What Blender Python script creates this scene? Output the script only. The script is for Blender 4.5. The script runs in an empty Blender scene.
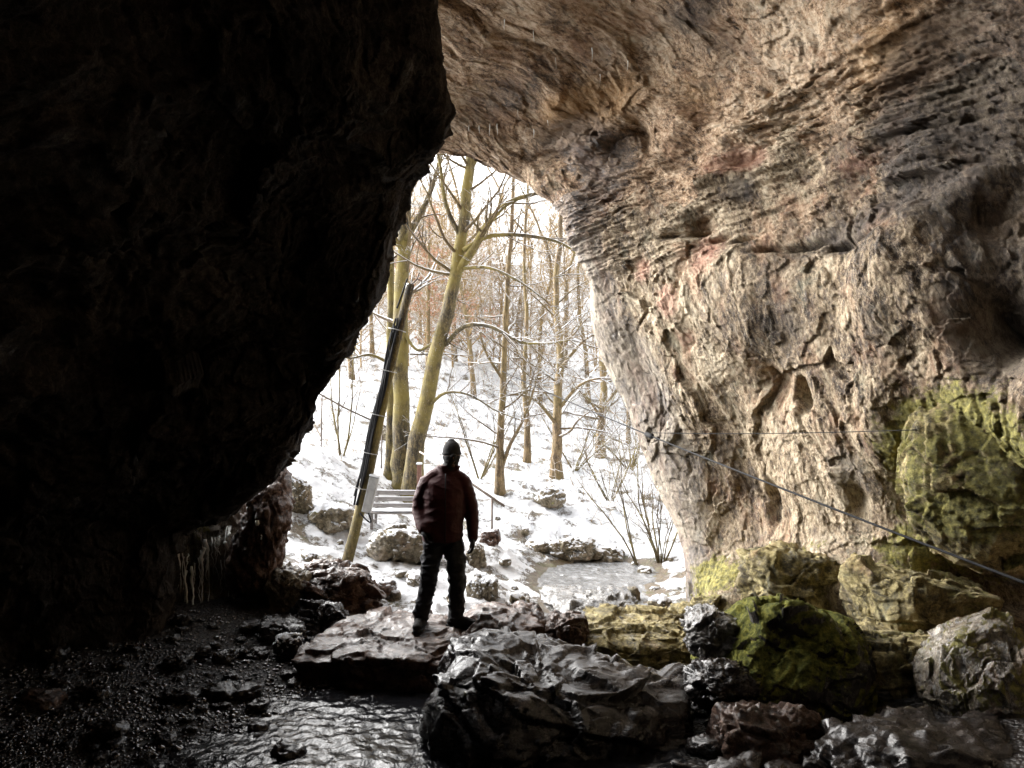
import bpy, bmesh, math, random
import numpy as np
from mathutils import Vector, Matrix
PI = math.pi
rnd = random.Random(7)
scene = bpy.context.scene
COL = scene.collection

# ------------------------------------------------------------------ camera
CAM_Z = 2.2
FPX = 770.0
PITCH = math.atan(56.0 / FPX)
cd = bpy.data.cameras.new('camera')
cam = bpy.data.objects.new('camera', cd)
COL.objects.link(cam)
cd.sensor_width = 36.0
cd.lens = 36.0 * FPX / 1024.0
cd.clip_start = 0.05
cd.clip_end = 600
cam.location = (0, 0, CAM_Z)
cam.rotation_euler = (PI / 2 + PITCH, 0, 0)
scene.camera = cam
CP, SP = math.cos(PITCH), math.sin(PITCH)


def P(px, py, d):
    """a point seen at (px,py), d metres along the view axis -> world"""
    rx = (px - 512.0) / FPX * d
    ru = (384.0 - py) / FPX * d
    return (rx, d * CP - ru * SP, CAM_Z + d * SP + ru * CP)


def proj(v):
    v = np.asarray(v, dtype=float)
    z = v[..., 2] - CAM_Z
    d = v[..., 1] * CP + z * SP
    u = -v[..., 1] * SP + z * CP
    d = np.where(np.abs(d) < 1e-6, 1e-6, d)
    return 512 + FPX * v[..., 0] / d, 384 - FPX * u / d, d


# ------------------------------------------------------------------ noise
_tabs = {}


def _tab(seed):
    if seed not in _tabs:
        r = np.random.RandomState(seed + 11)
        p = r.permutation(256)
        g = r.normal(size=(256, 3))
        g /= np.linalg.norm(g, axis=1)[:, None]
        _tabs[seed] = (np.concatenate([p, p, p]).astype(np.int32), g.astype(np.float32))
    return _tabs[seed]


def perlin(p, seed=0):
    perm, grad = _tab(seed % 17)
    p = np.asarray(p, dtype=np.float32) + np.float32(seed * 3.17 + 100.3)
    out = np.empty(len(p), dtype=np.float32)
    for a in range(0, len(p), 200000):
        q = p[a:a + 200000]
        i = np.floor(q).astype(np.int32)
        f = q - i
        i &= 255
        u = f * f * f * (f * (f * 6 - 15) + 10)
        res = 0
        for dx in (0, 1):
            wx = u[:, 0] if dx else 1 - u[:, 0]
            hx = perm[(i[:, 0] + dx) & 255]
            for dy in (0, 1):
                wy = u[:, 1] if dy else 1 - u[:, 1]
                hy = perm[(hx + i[:, 1] + dy) & 255]
                for dz in (0, 1):
                    wz = u[:, 2] if dz else 1 - u[:, 2]
                    h = perm[(hy + i[:, 2] + dz) & 255]
                    g = grad[h]
                    dot = g[:, 0] * (f[:, 0] - dx) + g[:, 1] * (f[:, 1] - dy) + g[:, 2] * (f[:, 2] - dz)
                    res = res + wx * wy * wz * dot
        out[a:a + 200000] = res
    return out * 1.5


def fbm(p, octv=5, seed=0, gain=0.5, lac=2.03):
    s, a, q = 0, 1.0, np.asarray(p, dtype=np.float32)
    for k in range(octv):
        s = s + a * perlin(q, seed + k)
        a *= gain
        q = q * lac
    return s


def ridged(p, octv=5, seed=0, gain=0.55, lac=2.07):
    s, a, q, w = 0, 1.0, np.asarray(p, dtype=np.float32), 1.0
    for k in range(octv):
        n = 1 - np.abs(perlin(q, seed + k)) * 1.6
        n = np.clip(n, 0, 1) ** 2
        s = s + a * n * w
        w = np.clip(n * 1.4, 0.2, 1)
        a *= gain
        q = q * lac
    return s - 0.9


def facets(p, seed=0):
    """broken-rock planes: every random cell is a tilted facet of its own height"""
    rs = np.random.RandomState(seed + 501)
    T = rs.uniform(0, 1, (4096, 3)).astype(np.float32)
    Nn = rs.normal(size=(4096, 3)).astype(np.float32)
    Hh = rs.uniform(-1, 1, 4096).astype(np.float32)
    p = np.asarray(p, dtype=np.float32) + 64
    out = np.empty(len(p), dtype=np.float32)
    for a in range(0, len(p), 150000):
        q = p[a:a + 150000]
        i = np.floor(q).astype(np.int64)
        best = np.full(len(q), 9e9, dtype=np.float32)
        val = np.zeros(len(q), dtype=np.float32)
        for dx in (-1, 0, 1):
            for dy in (-1, 0, 1):
                for dz in (-1, 0, 1):
                    c = i + (dx, dy, dz)
                    h = (c[:, 0] * 73856093 ^ c[:, 1] * 19349663 ^ c[:, 2] * 83492791) & 4095
                    v = q - (c + T[h])
                    d = (v * v).sum(1)
                    k = d < best
                    hv = h[k]
                    best[k] = d[k]
                    val[k] = Hh[hv] * .55 + (v[k] * Nn[hv]).sum(1) * .75
        out[a:a + 150000] = val
    return out


def smooth(x, a, b):
    t = np.clip((x - a) / (b - a), 0, 1)
    return t * t * (3 - 2 * t)


# ------------------------------------------------------------------ object helpers
def mesh_np(name, v, f, mat=None, attrs=None, shade=True, parent=None):
    v = np.ascontiguousarray(v, dtype=np.float32)
    f = np.ascontiguousarray(f, dtype=np.int32)
    me = bpy.data.meshes.new(name)
    n = f.shape[1]
    me.vertices.add(len(v))
    me.vertices.foreach_set('co', v.ravel())
    me.loops.add(f.size)
    me.loops.foreach_set('vertex_index', f.ravel())
    me.polygons.add(len(f))
    me.polygons.foreach_set('loop_start', np.arange(0, f.size, n, dtype=np.int32))
    me.polygons.foreach_set('loop_total', np.full(len(f), n, dtype=np.int32))
    me.update(calc_edges=True)
    me.polygons.foreach_set('use_smooth', np.full(len(f), bool(shade)))
    for k, a in (attrs or {}).items():
        at = me.attributes.new(k, 'FLOAT', 'POINT')
        at.data.foreach_set('value', np.ascontiguousarray(a, dtype=np.float32))
    o = bpy.data.objects.new(name, me)
    COL.objects.link(o)
    if mat:
        me.materials.append(mat)
    if parent:
        o.parent = parent
    return o


def tag(o, label=None, cat=None, group=None, kind=None):
    if label: o['label'] = label
    if cat: o['category'] = cat
    if group: o['group'] = group
    if kind: o['kind'] = kind
    return o


def thing(name, label, cat, loc=(0, 0, 0), rz=0.0, group=None):
    o = bpy.data.objects.new(name, None)
    COL.objects.link(o)
    o.location = loc
    o.rotation_euler = (0, 0, rz)
    return tag(o, label, cat, group)


class MB:
    """collects boxes and tubes; build() links them as one mesh"""
    def __init__(s):
        s.v, s.f3, s.f4, s.n = [], [], [], 0

    def add(s, v, f3=None, f4=None):
        v = np.asarray(v, dtype=np.float32).reshape(-1, 3)
        if f3 is not None and len(f3): s.f3.append(np.asarray(f3, dtype=np.int64) + s.n)
        if f4 is not None and len(f4): s.f4.append(np.asarray(f4, dtype=np.int64) + s.n)
        s.v.append(v)
        s.n += len(v)

    def tube(s, pts, rad, sides=6, cap=True, wob=0.0, seed=0):
        pts = np.asarray(pts, dtype=float)
        m = len(pts)
        rad = np.broadcast_to(np.asarray(rad, dtype=float), (m,))
        t = np.gradient(pts, axis=0)
        t /= np.maximum(np.linalg.norm(t, axis=1), 1e-9)[:, None]
        ref = np.array([0.0, 0.0, 1.0]) if abs(t[0][2]) < 0.9 else np.array([1.0, 0.0, 0.0])
        a = np.cross(t, ref)
        a /= np.maximum(np.linalg.norm(a, axis=1), 1e-9)[:, None]
        b = np.cross(a, t)
        ang = np.arange(sides) / sides * 2 * PI + PI / 2
        rr = rad[:, None] * np.ones((m, sides))
        if wob:
            rs = np.random.RandomState(seed)
            rr = rr * (1 + wob * rs.uniform(-1, 1, (m, sides)))
        v = pts[:, None, :] + rr[..., None] * (np.cos(ang)[None, :, None] * a[:, None, :] + np.sin(ang)[None, :, None] * b[:, None, :])
        i = np.arange(m - 1)[:, None] * sides
        j = np.arange(sides)[None, :]
        j2 = (j + 1) % sides
        f4 = np.stack([i + j, i + j2, i + sides + j2, i + sides + j], -1).reshape(-1, 4)
        f3 = []
        v = v.reshape(-1, 3)
        if cap:
            v = np.concatenate([v, pts[[0, -1]]])
            c0, c1 = m * sides, m * sides + 1
            for k in range(sides):
                k2 = (k + 1) % sides
                f3.append([c0, k2, k])
                f3.append([c1, (m - 1) * sides + k, (m - 1) * sides + k2])
        s.add(v, f3, f4)

    def box(s, c, size, rot=None, bevel=0.0):
        """a box whose edges are chamfered"""
        hx, hy, hz = [q / 2 for q in size]
        b = min(bevel, hx * .9, hy * .9, hz * .9)
        bm = bmesh.new()
        bmesh.ops.create_cube(bm, size=1.0)
        for w in bm.verts:
            w.co.x *= 2 * hx; w.co.y *= 2 * hy; w.co.z *= 2 * hz
        if b > 0:
            bmesh.ops.bevel(bm, geom=bm.edges[:], offset=b, segments=2, profile=0.5, affect='EDGES')
        s.bm(bm, c, rot)

    def bm(s, bm, c=(0, 0, 0), rot=None):
        bmesh.ops.triangulate(bm, faces=bm.faces[:])
        bm.verts.index_update()
        M = (rot.to_4x4() if rot is not None else Matrix.Identity(4))
        v = [tuple(M @ w.co + Vector(c)) for w in bm.verts]
        f = [[q.index for q in fc.verts] for fc in bm.faces]
        bm.free()
        s.add(v, f)

    def build(s, name, mat, parent=None, shade=False, origin=None):
        v = np.concatenate(s.v)
        if origin is not None:
            v = v - np.asarray(origin, dtype=np.float32)
        f = []
        if s.f4:
            q = np.concatenate(s.f4)
            f += [q[:, [0, 1, 2]], q[:, [0, 2, 3]]]
        if s.f3: f.append(np.concatenate(s.f3))
        o = mesh_np(name, v, np.concatenate(f), mat, shade=shade, parent=parent)
        if origin is not None and parent is None:
            o.location = origin
        return o


def cr_weights(n, u):
    """Catmull-Rom rows for n control points at parameters u"""
    W = np.zeros((len(u), n))
    i = np.clip(np.floor(u).astype(int), 0, n - 2)
    t = u - i
    b = [-.5 * t ** 3 + t ** 2 - .5 * t, 1.5 * t ** 3 - 2.5 * t ** 2 + 1, -1.5 * t ** 3 + 2 * t ** 2 + .5 * t, .5 * t ** 3 - .5 * t ** 2]
    for k in range(4):
        j = i - 1 + k
        lo, hi = j < 0, j > n - 1
        jj = np.clip(j, 0, n - 1)
        np.add.at(W, (np.arange(len(u)), jj), b[k])
        # linear continuation past the ends
        for m, e, e2 in ((lo, 0, 1), (hi, n - 1, n - 2)):
            r = np.nonzero(m)[0]
            W[r, e] += b[k][r]
            W[r, e2] -= b[k][r]
    return W


def params(counts):
    u = [np.linspace(i, i + 1, c, endpoint=False) for i, c in enumerate(counts)]
    return np.concatenate(u + [np.array([float(len(counts))])])


def surf(C, cu, cv):
    C = np.asarray(C, dtype=float)
    U, V = params(cu), params(cv)
    Wu, Wv = cr_weights(C.shape[0], U), cr_weights(C.shape[1], V)
    return np.einsum('ai,bj,ijk->abk', Wu, Wv, C), U, V


def grid_faces(a, b):
    i = np.arange(a * b).reshape(a, b)
    return np.stack([i[:-1, :-1], i[:-1, 1:], i[1:, 1:], i[1:, :-1]], -1).reshape(-1, 4)


def grid_normals(G):
    n = np.cross(np.gradient(G, axis=0), np.gradient(G, axis=1))
    return n / np.maximum(np.linalg.norm(n, axis=2), 1e-9)[..., None]


# ------------------------------------------------------------------ node helpers
class NT:
    def __init__(s, name):
        s.m = bpy.data.materials.new(name)
        s.m.use_nodes = True
        s.t = s.m.node_tree
        s.N, s.L = s.t.nodes, s.t.links
        s.bsdf = s.N['Principled BSDF']
        s.tc = s.N.new('ShaderNodeTexCoord')

    def set(s, sock, v):
        if hasattr(v, 'is_output') or isinstance(v, bpy.types.NodeSocket):
            s.L.new(v, sock)
        else:
            sock.default_value = v

    def noise(s, scale, detail=5, rough=.6, dist=0.0, vec=None, out='Fac'):
        n = s.N.new('ShaderNodeTexNoise')
        n.inputs['Scale'].default_value = scale
        n.inputs['Detail'].default_value = detail
        n.inputs['Roughness'].default_value = rough
        n.inputs['Distortion'].default_value = dist
        s.L.new(vec if vec is not None else s.tc.outputs['Object'], n.inputs['Vector'])
        return n.outputs[out]

    def voro(s, scale, vec=None, feat='F1', out='Distance'):
        n = s.N.new('ShaderNodeTexVoronoi')
        n.feature = feat
        n.inputs['Scale'].default_value = scale
        s.L.new(vec if vec is not None else s.tc.outputs['Object'], n.inputs['Vector'])
        return n.outputs[out]

    def mapping(s, scale=(1, 1, 1), rot=(0, 0, 0), vec=None):
        n = s.N.new('ShaderNodeMapping')
        n.inputs['Scale'].default_value = scale
        n.inputs['Rotation'].default_value = rot
        s.L.new(vec if vec is not None else s.tc.outputs['Object'], n.inputs['Vector'])
        return n.outputs['Vector']

    def math(s, op, a, b=0.0, clamp=False):
        n = s.N.new('ShaderNodeMath')
        n.operation = op
        n.use_clamp = clamp
        s.set(n.inputs[0], a)
        s.set(n.inputs[1], b)
        return n.outputs[0]

    def ramp(s, f, stops, interp='LINEAR'):
        n = s.N.new('ShaderNodeValToRGB')
        n.color_ramp.interpolation = interp
        e = n.color_ramp.elements
        while len(e) < len(stops): e.new(0.5)
        for k, (p, c) in enumerate(stops):
            e[k].position = p
            e[k].color = (c[0], c[1], c[2], 1) if hasattr(c, '__len__') else (c, c, c, 1)
        s.L.new(f, n.inputs['Fac'])
        return n.outputs['Color']

    def step(s, f, a, b):
        n = s.N.new('ShaderNodeMapRange')
        n.interpolation_type = 'SMOOTHSTEP'
        n.inputs['From Min'].default_value = a
        n.inputs['From Max'].default_value = b
        s.L.new(f, n.inputs['Value'])
        return n.outputs['Result']

    def mix(s, f, a, b, mode='MIX'):
        n = s.N.new('ShaderNodeMixRGB')
        n.blend_type = mode
        s.set(n.inputs[0], f)
        for i, v in ((1, a), (2, b)):
            if hasattr(v, '__len__') and not isinstance(v, bpy.types.NodeSocket):
                v = (v[0], v[1], v[2], 1)
            s.set(n.inputs[i], v)
        return n.outputs[0]

    def attr(s, name):
        n = s.N.new('ShaderNodeAttribute')
        n.attribute_name = name
        return n.outputs['Fac']

    def bump(s, h, dist=.01, strength=1.0, normal=None):
        n = s.N.new('ShaderNodeBump')
        n.inputs['Strength'].default_value = strength
        n.inputs['Distance'].default_value = dist
        s.L.new(h, n.inputs['Height'])
        if normal is not None: s.L.new(normal, n.inputs['Normal'])
        return n.outputs['Normal']

    def normal_z(s):
        g = s.N.new('ShaderNodeNewGeometry')
        x = s.N.new('ShaderNodeSeparateXYZ')
        s.L.new(g.outputs['Normal'], x.inputs[0])
        return x.outputs['Z']

    def out(s, color=None, rough=None, normal=None, **kw):
        b = s.bsdf
        if color is not None:
            s.set(b.inputs['Base Color'], color if isinstance(color, bpy.types.NodeSocket) else (*color[:3], 1))
        if rough is not None: s.set(b.inputs['Roughness'], rough)
        if normal is not None: s.L.new(normal, b.inputs['Normal'])
        for k, v in kw.items():
            s.set(b.inputs[k.replace('_', ' ')], v)
        return s.m


MOSS = [(0.34, (.03, .028, .008)), (.47, (.13, .12, .025)), (.64, (.33, .29, .075))]


def rock_mat(name, stops, wet=0.0, stretch=(1, 1, 1), rot=(0, 0, 0), scale=1.0, crust=0.0, moss_cols=MOSS, bump=.012,
             rough_dry=.85, rough_wet=.22, contrast=2.9, veins=.5, tints=True, spec=.5, coat=1.0):
    s = NT(name)
    mv = s.mapping(stretch, (0, 0, 0), s.mapping((1, 1, 1), rot))
    n1 = s.noise(.8 * scale, 6, .6, .2)
    n2 = s.noise(5.5 * scale, 12, .78, .15, mv)
    n3 = s.noise(23 * scale, 6, .8, .1, mv)
    f = s.math('ADD', s.math('MULTIPLY', n1, .28), s.math('ADD', s.math('MULTIPLY', n2, .38), s.math('MULTIPLY', n3, .34)))
    f = s.math('ADD', s.math('MULTIPLY', s.math('SUBTRACT', f, .5), contrast), .5)
    c = s.ramp(f, stops)
    vn = s.noise(13 * scale, 5, .7, .6, mv)
    vl = s.step(s.math('ABSOLUTE', s.math('SUBTRACT', vn, .5)), .022, .0)
    c = s.mix(s.math('MULTIPLY', vl, veins * .6), c, tuple(min(.7, x * 1.25) for x in stops[-1][1]))
    pit = s.step(s.noise(24 * scale, 5, .75, .3, mv), .42, .33)
    c = s.mix(s.math('MULTIPLY', pit, .75), c, tuple(x * .6 for x in stops[0][1]))
    # thin dark seams and pits
    seam = s.noise(2.6 * scale, 8, .6, 1.2, mv)
    seam = s.step(s.math('ABSOLUTE', s.math('SUBTRACT', seam, .5)), 0.0, .018)
    c = s.mix(s.math('SUBTRACT', .5, s.math('MULTIPLY', seam, .5)), c, (.03, .023, .018))
    if crust > 0:
        cr = s.step(s.noise(7 * scale, 8, .75, .4, mv), .55, .68)
        c = s.mix(s.math('MULTIPLY', cr, crust), c, (.52, .47, .41))
    if tints:
        t1 = s.step(s.noise(1.6, 8, .72, .4, mv), .50, .66)
        c = s.mix(s.math('MULTIPLY', t1, .42), c, (.30, .155, .085))
        t2 = s.step(s.noise(2.3, 8, .72, .4, s.mapping((1, 1, 1), (1, 2, 0))), .54, .68)
        c = s.mix(s.math('MULTIPLY', t2, .38), c, (.16, .17, .12))
        t3 = s.step(s.noise(1.1, 9, .75, .6, s.mapping((1, 1, 1), (2, 0, 1))), .53, .64)
        c = s.mix(s.math('MULTIPLY', t3, .45), c, (.10, .075, .055))
    brk = s.math('SUBTRACT', s.noise(9, 7, .75), .5)
    for an, col2 in (('pink', (.36, .14, .10)), ('ochre', (.38, .21, .07)), ('grey', (.16, .155, .155)), ('patch_shade', (.035, .028, .024))):  # last tone: dark rock patches and painted shade
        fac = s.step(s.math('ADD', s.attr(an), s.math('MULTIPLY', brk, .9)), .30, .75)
        c = s.mix(s.math('MULTIPLY', fac, .9 if an == 'patch_shade' else .8), c, s.mix(.25 if an == 'patch_shade' else .45, col2, c, 'MIX'))
    mfac = s.step(s.math('ADD', s.attr('moss'), s.math('MULTIPLY', s.math('SUBTRACT', s.noise(7, 8, .8), .5), 1.6)), .42, .62)
    mcol = s.ramp(s.noise(22, 7, .75), moss_cols)
    c = s.mix(s.math('MULTIPLY', mfac, .93), c, mcol)
    sfac = s.step(s.math('ADD', s.attr('snow'), s.math('MULTIPLY', s.math('SUBTRACT', s.noise(11, 8, .8), .5), 1.5)), .42, .56)
    c = s.mix(sfac, c, (.80, .82, .86))
    wn = s.step(s.math('ADD', s.noise(3.5, 6, .7), s.math('MULTIPLY', s.attr('wet'), .12 + .3 * wet)), .72 - .45 * wet, .88 - .45 * wet)
    wn = s.math('MULTIPLY', wn, s.math('SUBTRACT', 1.0, s.math('MAXIMUM', mfac, sfac)))
    r = s.math('ADD', s.math('MULTIPLY', wn, rough_wet - rough_dry), rough_dry)
    h = s.math('ADD', s.math('MULTIPLY', n2, 1.3), s.math('MULTIPLY', n3, .7))
    h = s.math('ADD', h, s.math('MULTIPLY', s.math('MULTIPLY', mfac, s.noise(90, 4, .7)), .6))
    h = s.math('ADD', h, s.math('MULTIPLY', seam, .35))
    smooth_n = s.bump(s.math('ADD', n2, s.math('MULTIPLY', s.noise(22, 4, .6), .8)), bump * 1.5)
    return s.out(c, r, s.bump(h, bump * 2.2), Specular_IOR_Level=spec, Coat_Weight=s.math('MULTIPLY', wn, coat), Coat_Roughness=.05, Coat_IOR=1.4, Coat_Normal=smooth_n)


M_wall = rock_mat('limestone wall', [(.28, (.028, .018, .012)), (.41, (.112, .075, .044)), (.52, (.24, .178, .108)), (.74, (.47, .395, .285))],
                  wet=.12, stretch=(1.4, 1.2, .6), rot=(0, .30, 0), crust=.2, bump=.006, veins=.8, contrast=3.5)
M_ceil = rock_mat('limestone ceiling', [(.28, (.035, .02, .012)), (.41, (.18, .105, .056)), (.52, (.37, .245, .145)), (.72, (.58, .46, .33))],
                  wet=.25, stretch=(.6, 1.3, 1.9), rot=(.0, -.45, -.30), crust=.25, bump=.007, veins=.7, contrast=3.5)
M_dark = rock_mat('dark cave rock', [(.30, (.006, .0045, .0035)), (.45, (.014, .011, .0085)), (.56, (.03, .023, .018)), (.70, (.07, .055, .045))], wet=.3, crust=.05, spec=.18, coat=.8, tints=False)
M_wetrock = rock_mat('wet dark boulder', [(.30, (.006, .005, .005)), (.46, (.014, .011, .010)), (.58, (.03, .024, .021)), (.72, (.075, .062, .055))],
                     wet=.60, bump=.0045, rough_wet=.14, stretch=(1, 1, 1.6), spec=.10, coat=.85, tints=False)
M_brown = rock_mat('reddish wet rock', [(.30, (.02, .012, .009)), (.46, (.07, .038, .026)), (.58, (.13, .078, .055)), (.72, (.22, .15, .115))], wet=.36, rough_wet=.28, spec=.18, coat=.8, tints=False)
M_tan = rock_mat('mossy limestone', [(.30, (.045, .038, .02)), (.44, (.16, .125, .045)), (.56, (.30, .245, .10)), (.70, (.44, .38, .22))], wet=.1, crust=.1)
M_out = rock_mat('outdoor rock', [(.30, (.05, .04, .025)), (.44, (.14, .115, .07)), (.56, (.24, .2, .13)), (.70, (.36, .31, .24))], wet=.3)
M_grey = rock_mat('wet grey rock', [(.30, (.03, .027, .022)), (.44, (.07, .06, .05)), (.56, (.13, .12, .105)), (.70, (.25, .24, .23))], wet=.55, rough_wet=.2, crust=.15, tints=False)

M_mossb = rock_mat('dark mossy boulder', [(.30, (.006, .005, .005)), (.46, (.014, .011, .010)), (.58, (.03, .024, .021)), (.72, (.075, .062, .055))], wet=.5, bump=.008,
                   moss_cols=[(.34, (.015, .02, .005)), (.48, (.075, .08, .013)), (.66, (.23, .215, .04))], tints=False, spec=.15, coat=.8)
M_streak = rock_mat('streaked wet rock', [(.30, (.025, .018, .012)), (.44, (.11, .08, .045)), (.57, (.24, .195, .13)), (.70, (.5, .48, .45))], wet=.6, stretch=(1.6, 1.6, .5), crust=.3, coat=.8)


# ------------------------------------------------------------------ terrain
def pz(px, py, d): return P(px, py, d)


TC = [(-8, 0, .3), (-8, 6, .4), (-4, 4, .12), (-3, 6, .10), (-3, 7.5, .15), (-2.2, 5.6, -.045), (-1.6, 6.4, -.05), (-2.4, 4.8, -.05), (-1.9, 7.6, .05), (-1.2, 5.2, -.06), (-1.1, 6.5, -.08),
      (-.8, 7.3, -.10), (-1.6, 8.5, .12), (-2.6, 9, .35), (0, 5, -.05), (0, 7, -.05), (.5, 8.5, -.06), (2, 6, .05), (3, 5, .2), (4, 7, .5), (0, -3, .1), (6, 0, .5), (-6, -4, .2),
      (.95, 9.6, -.12), (1.05, 11, -.16), (.9, 12.4, -.16), (1.5, 12.8, -.16), (1.1, 13.6, -.14), (1.9, 13.6, -.12), (2.0, 12.3, -.05), (1.9, 11.2, -.02), (.35, 12.6, -.05),
      (2.5, 11.5, .12), (2.1, 10.5, .06), (3.2, 13, .25), (4, 11, .4), (6, 14, 1), (2.9, 15, .22), (.4, 10.5, .05), (1.3, 14.8, .2)]
TC += [pz(345, 558, 11.5), pz(300, 540, 11), pz(280, 500, 12), pz(330, 440, 15), pz(395, 528, 15.5), pz(440, 600, 9.5), pz(480, 582, 10.5), pz(500, 550, 12.5), pz(520, 525, 15),
       pz(405, 487, 17), pz(500, 495, 17), pz(555, 475, 20), pz(600, 458, 24), pz(650, 520, 17), pz(550, 500, 17), pz(600, 535, 15.2), pz(670, 480, 20), pz(350, 380, 28),
       pz(430, 395, 28), pz(550, 410, 30), pz(650, 425, 32), pz(350, 300, 45), pz(500, 330, 45), pz(650, 345, 45), pz(400, 262, 65), pz(600, 275, 65)]
TC += [(-60, 90, 25), (60, 90, 25), (0, 110, 26), (-20, 18, 1.2), (-9, 9, .7), (-14, 26, 5), (20, 20, 4), (-11, 14, 1.4), (12, 12, 3), (-30, 50, 12), (-35, 20, 2), (30, 50, 10), (-12, 4, .5), (12, 0, 3), (0, -14, 1), (-70, 20, 3), (70, 20, 14), (0, -80, 6)]  # unseen ground on the left lowered to let sky and sun in
TC = np.array(TC)


def _tps():
    X = TC[:, :2]
    n = len(X)
    r = np.linalg.norm(X[:, None] - X[None], axis=2)
    K = r + np.eye(n) * -.02          # linear kernel: no overshoot
    A = np.zeros((n + 1, n + 1))
    A[:n, :n] = K
    A[:n, n] = 1
    A[n, :n] = 1
    b = np.concatenate([TC[:, 2], [0]])
    return np.linalg.solve(A, b)


_W = _tps()


def inside(x, y):
    """1 in the cave, 0 outside"""
    lim = 9.1 + .35 * np.sin(x * 2.1) + .2 * np.sin(x * 5.3 + 1)
    lim = lim - 1.0 * smooth(-x, 3.6, 4.2) - 5.0 * smooth(-x, 4.6, 6.0)  # snow extended into the unseen left side to bounce light inside
    return 1 - smooth(y, lim - .5, lim + .3)


def H(x, y, rough=True):
    x = np.asarray(x, dtype=float).ravel()
    y = np.asarray(y, dtype=float).ravel()
    out = np.empty(len(x))
    for a in range(0, len(x), 50000):
        xa, ya = x[a:a + 50000], y[a:a + 50000]
        r = np.sqrt((xa[:, None] - TC[None, :, 0]) ** 2 + (ya[:, None] - TC[None, :, 1]) ** 2)
        r = np.sqrt(r * r + .09)
        out[a:a + 50000] = r @ _W[:-1] + _W[-1]
    if rough:
        p = np.stack([x, y, np.zeros_like(x)], 1)
        ins = inside(x, y)
        far = smooth(y, 12, 40)
        wet = smooth(out, -.1, .12)
        out = out + (1 - ins) * wet * (.10 * fbm(p * .9, 3, 3) + .06 * np.maximum(ridged(p * 2.6, 4, 5), -.3) + far * .5 * fbm(p * .2, 3, 8))
        out = out + ins * (.035 * fbm(p * 1.1, 3, 9) + .015 * fbm(p * 6, 3, 10))
    return out


def ground_hit(px, py, d0=4.0, d1=110.0):
    ds = np.exp(np.linspace(math.log(d0), math.log(d1), 1500))
    pts = np.array([P(px, py, d) for d in ds])
    h = H(pts[:, 0], pts[:, 1])
    k = np.nonzero(pts[:, 2] < h)[0]
    k = k[0] if len(k) else len(ds) - 1
    return (pts[k][0], pts[k][1], float(h[k])), ds[k]


def build_ground():
    a = np.linspace(-1, 1, 620)
    b = np.linspace(0, 1, 760)
    X = .3 + 3.2 * np.sinh(a * 4.4) / np.sinh(1.0) * .9
    ybase = np.linspace(-1, 1, 760)
    Y = 10.5 + 5.0 * np.sinh(ybase * 3.9)
    gx, gy = np.meshgrid(X, Y, indexing='ij')
    gx, gy = gx.ravel(), gy.ravel()
    z = H(gx, gy)
    V = np.stack([gx, gy, z], 1)
    F = grid_faces(len(X), len(Y))[:, ::-1]
    p = V * 1.0
    wl = smooth(z, .0, .10)
    n = fbm(p * 1.7, 4, 21)
    fleck = .5 + .5 * n
    ins = inside(gx, gy)
    snow = (1 - ins) * wl * (.68 + .02 * smooth(gy, 16, 30) + .36 * n)
    # bare leaf litter under the trees far up the slope
    sn = {'snow': snow, 'wet': ins + (1 - wl) * .8}
    cy = V[F].mean(1)[:, 1]
    cx = V[F].mean(1)[:, 0]
    m = inside(cx, cy) > .5
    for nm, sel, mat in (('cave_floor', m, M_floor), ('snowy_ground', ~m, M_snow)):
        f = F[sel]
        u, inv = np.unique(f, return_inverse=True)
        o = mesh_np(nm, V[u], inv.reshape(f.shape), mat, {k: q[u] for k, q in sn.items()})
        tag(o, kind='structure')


def snow_material():
    s = NT('patchy snow')
    st = s.mapping((1, 1.0, 1.0))
    a = s.noise(2.2, 8, .72, .5)
    b = s.noise(14, 7, .75, .8)
    c = s.noise(55, 4, .7)
    sn = s.math('ADD', s.attr('snow'), s.math('ADD', s.math('MULTIPLY', s.math('SUBTRACT', a, .5), 1.1), s.math('MULTIPLY', s.math('SUBTRACT', b, .5), 1.3)))
    fac = s.step(sn, .44, .60)
    soil = s.ramp(s.noise(30, 6, .8), [(.3, (.03, .022, .014)), (.5, (.10, .075, .045)), (.62, (.16, .11, .055)), (.8, (.25, .2, .13))])
    soil = s.mix(s.step(s.noise(3.5, 6, .7), .5, .62), soil, (.09, .085, .025))
    snowc = s.ramp(c, [(.3, (.58, .60, .64)), (.6, (.70, .71, .73))])
    col = s.mix(fac, soil, snowc)
    r = s.math('ADD', .45, s.math('MULTIPLY', fac, .15))
    h = s.math('ADD', s.math('MULTIPLY', b, 1.5), s.math('ADD', s.math('MULTIPLY', fac, .7), s.math('MULTIPLY', c, .35)))
    return s.out(col, r, s.bump(h, .03))


def floor_material():
    s = NT('wet cave gravel bed')
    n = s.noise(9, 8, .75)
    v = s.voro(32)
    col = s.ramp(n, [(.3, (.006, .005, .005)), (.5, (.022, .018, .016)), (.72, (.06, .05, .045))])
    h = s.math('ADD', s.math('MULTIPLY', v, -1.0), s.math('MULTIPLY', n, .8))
    r = s.math('ADD', .18, s.math('MULTIPLY', s.noise(20, 3, .6), .25))
    return s.out(col, r, s.bump(h, .03))


M_snow = snow_material()
M_floor = floor_material()
build_ground()


def water_material():
    s = NT('shallow stream water')
    mv = s.mapping((1.0, .55, 1))
    a = s.noise(7, 4, .55, .8, mv)
    b = s.noise(26, 4, .6, .5, mv)
    h = s.math('ADD', a, s.math('MULTIPLY', b, .35))
    return s.out((.012, .012, .014), .03, s.bump(h, .018), IOR=1.36)


M_water = water_material()


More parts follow.
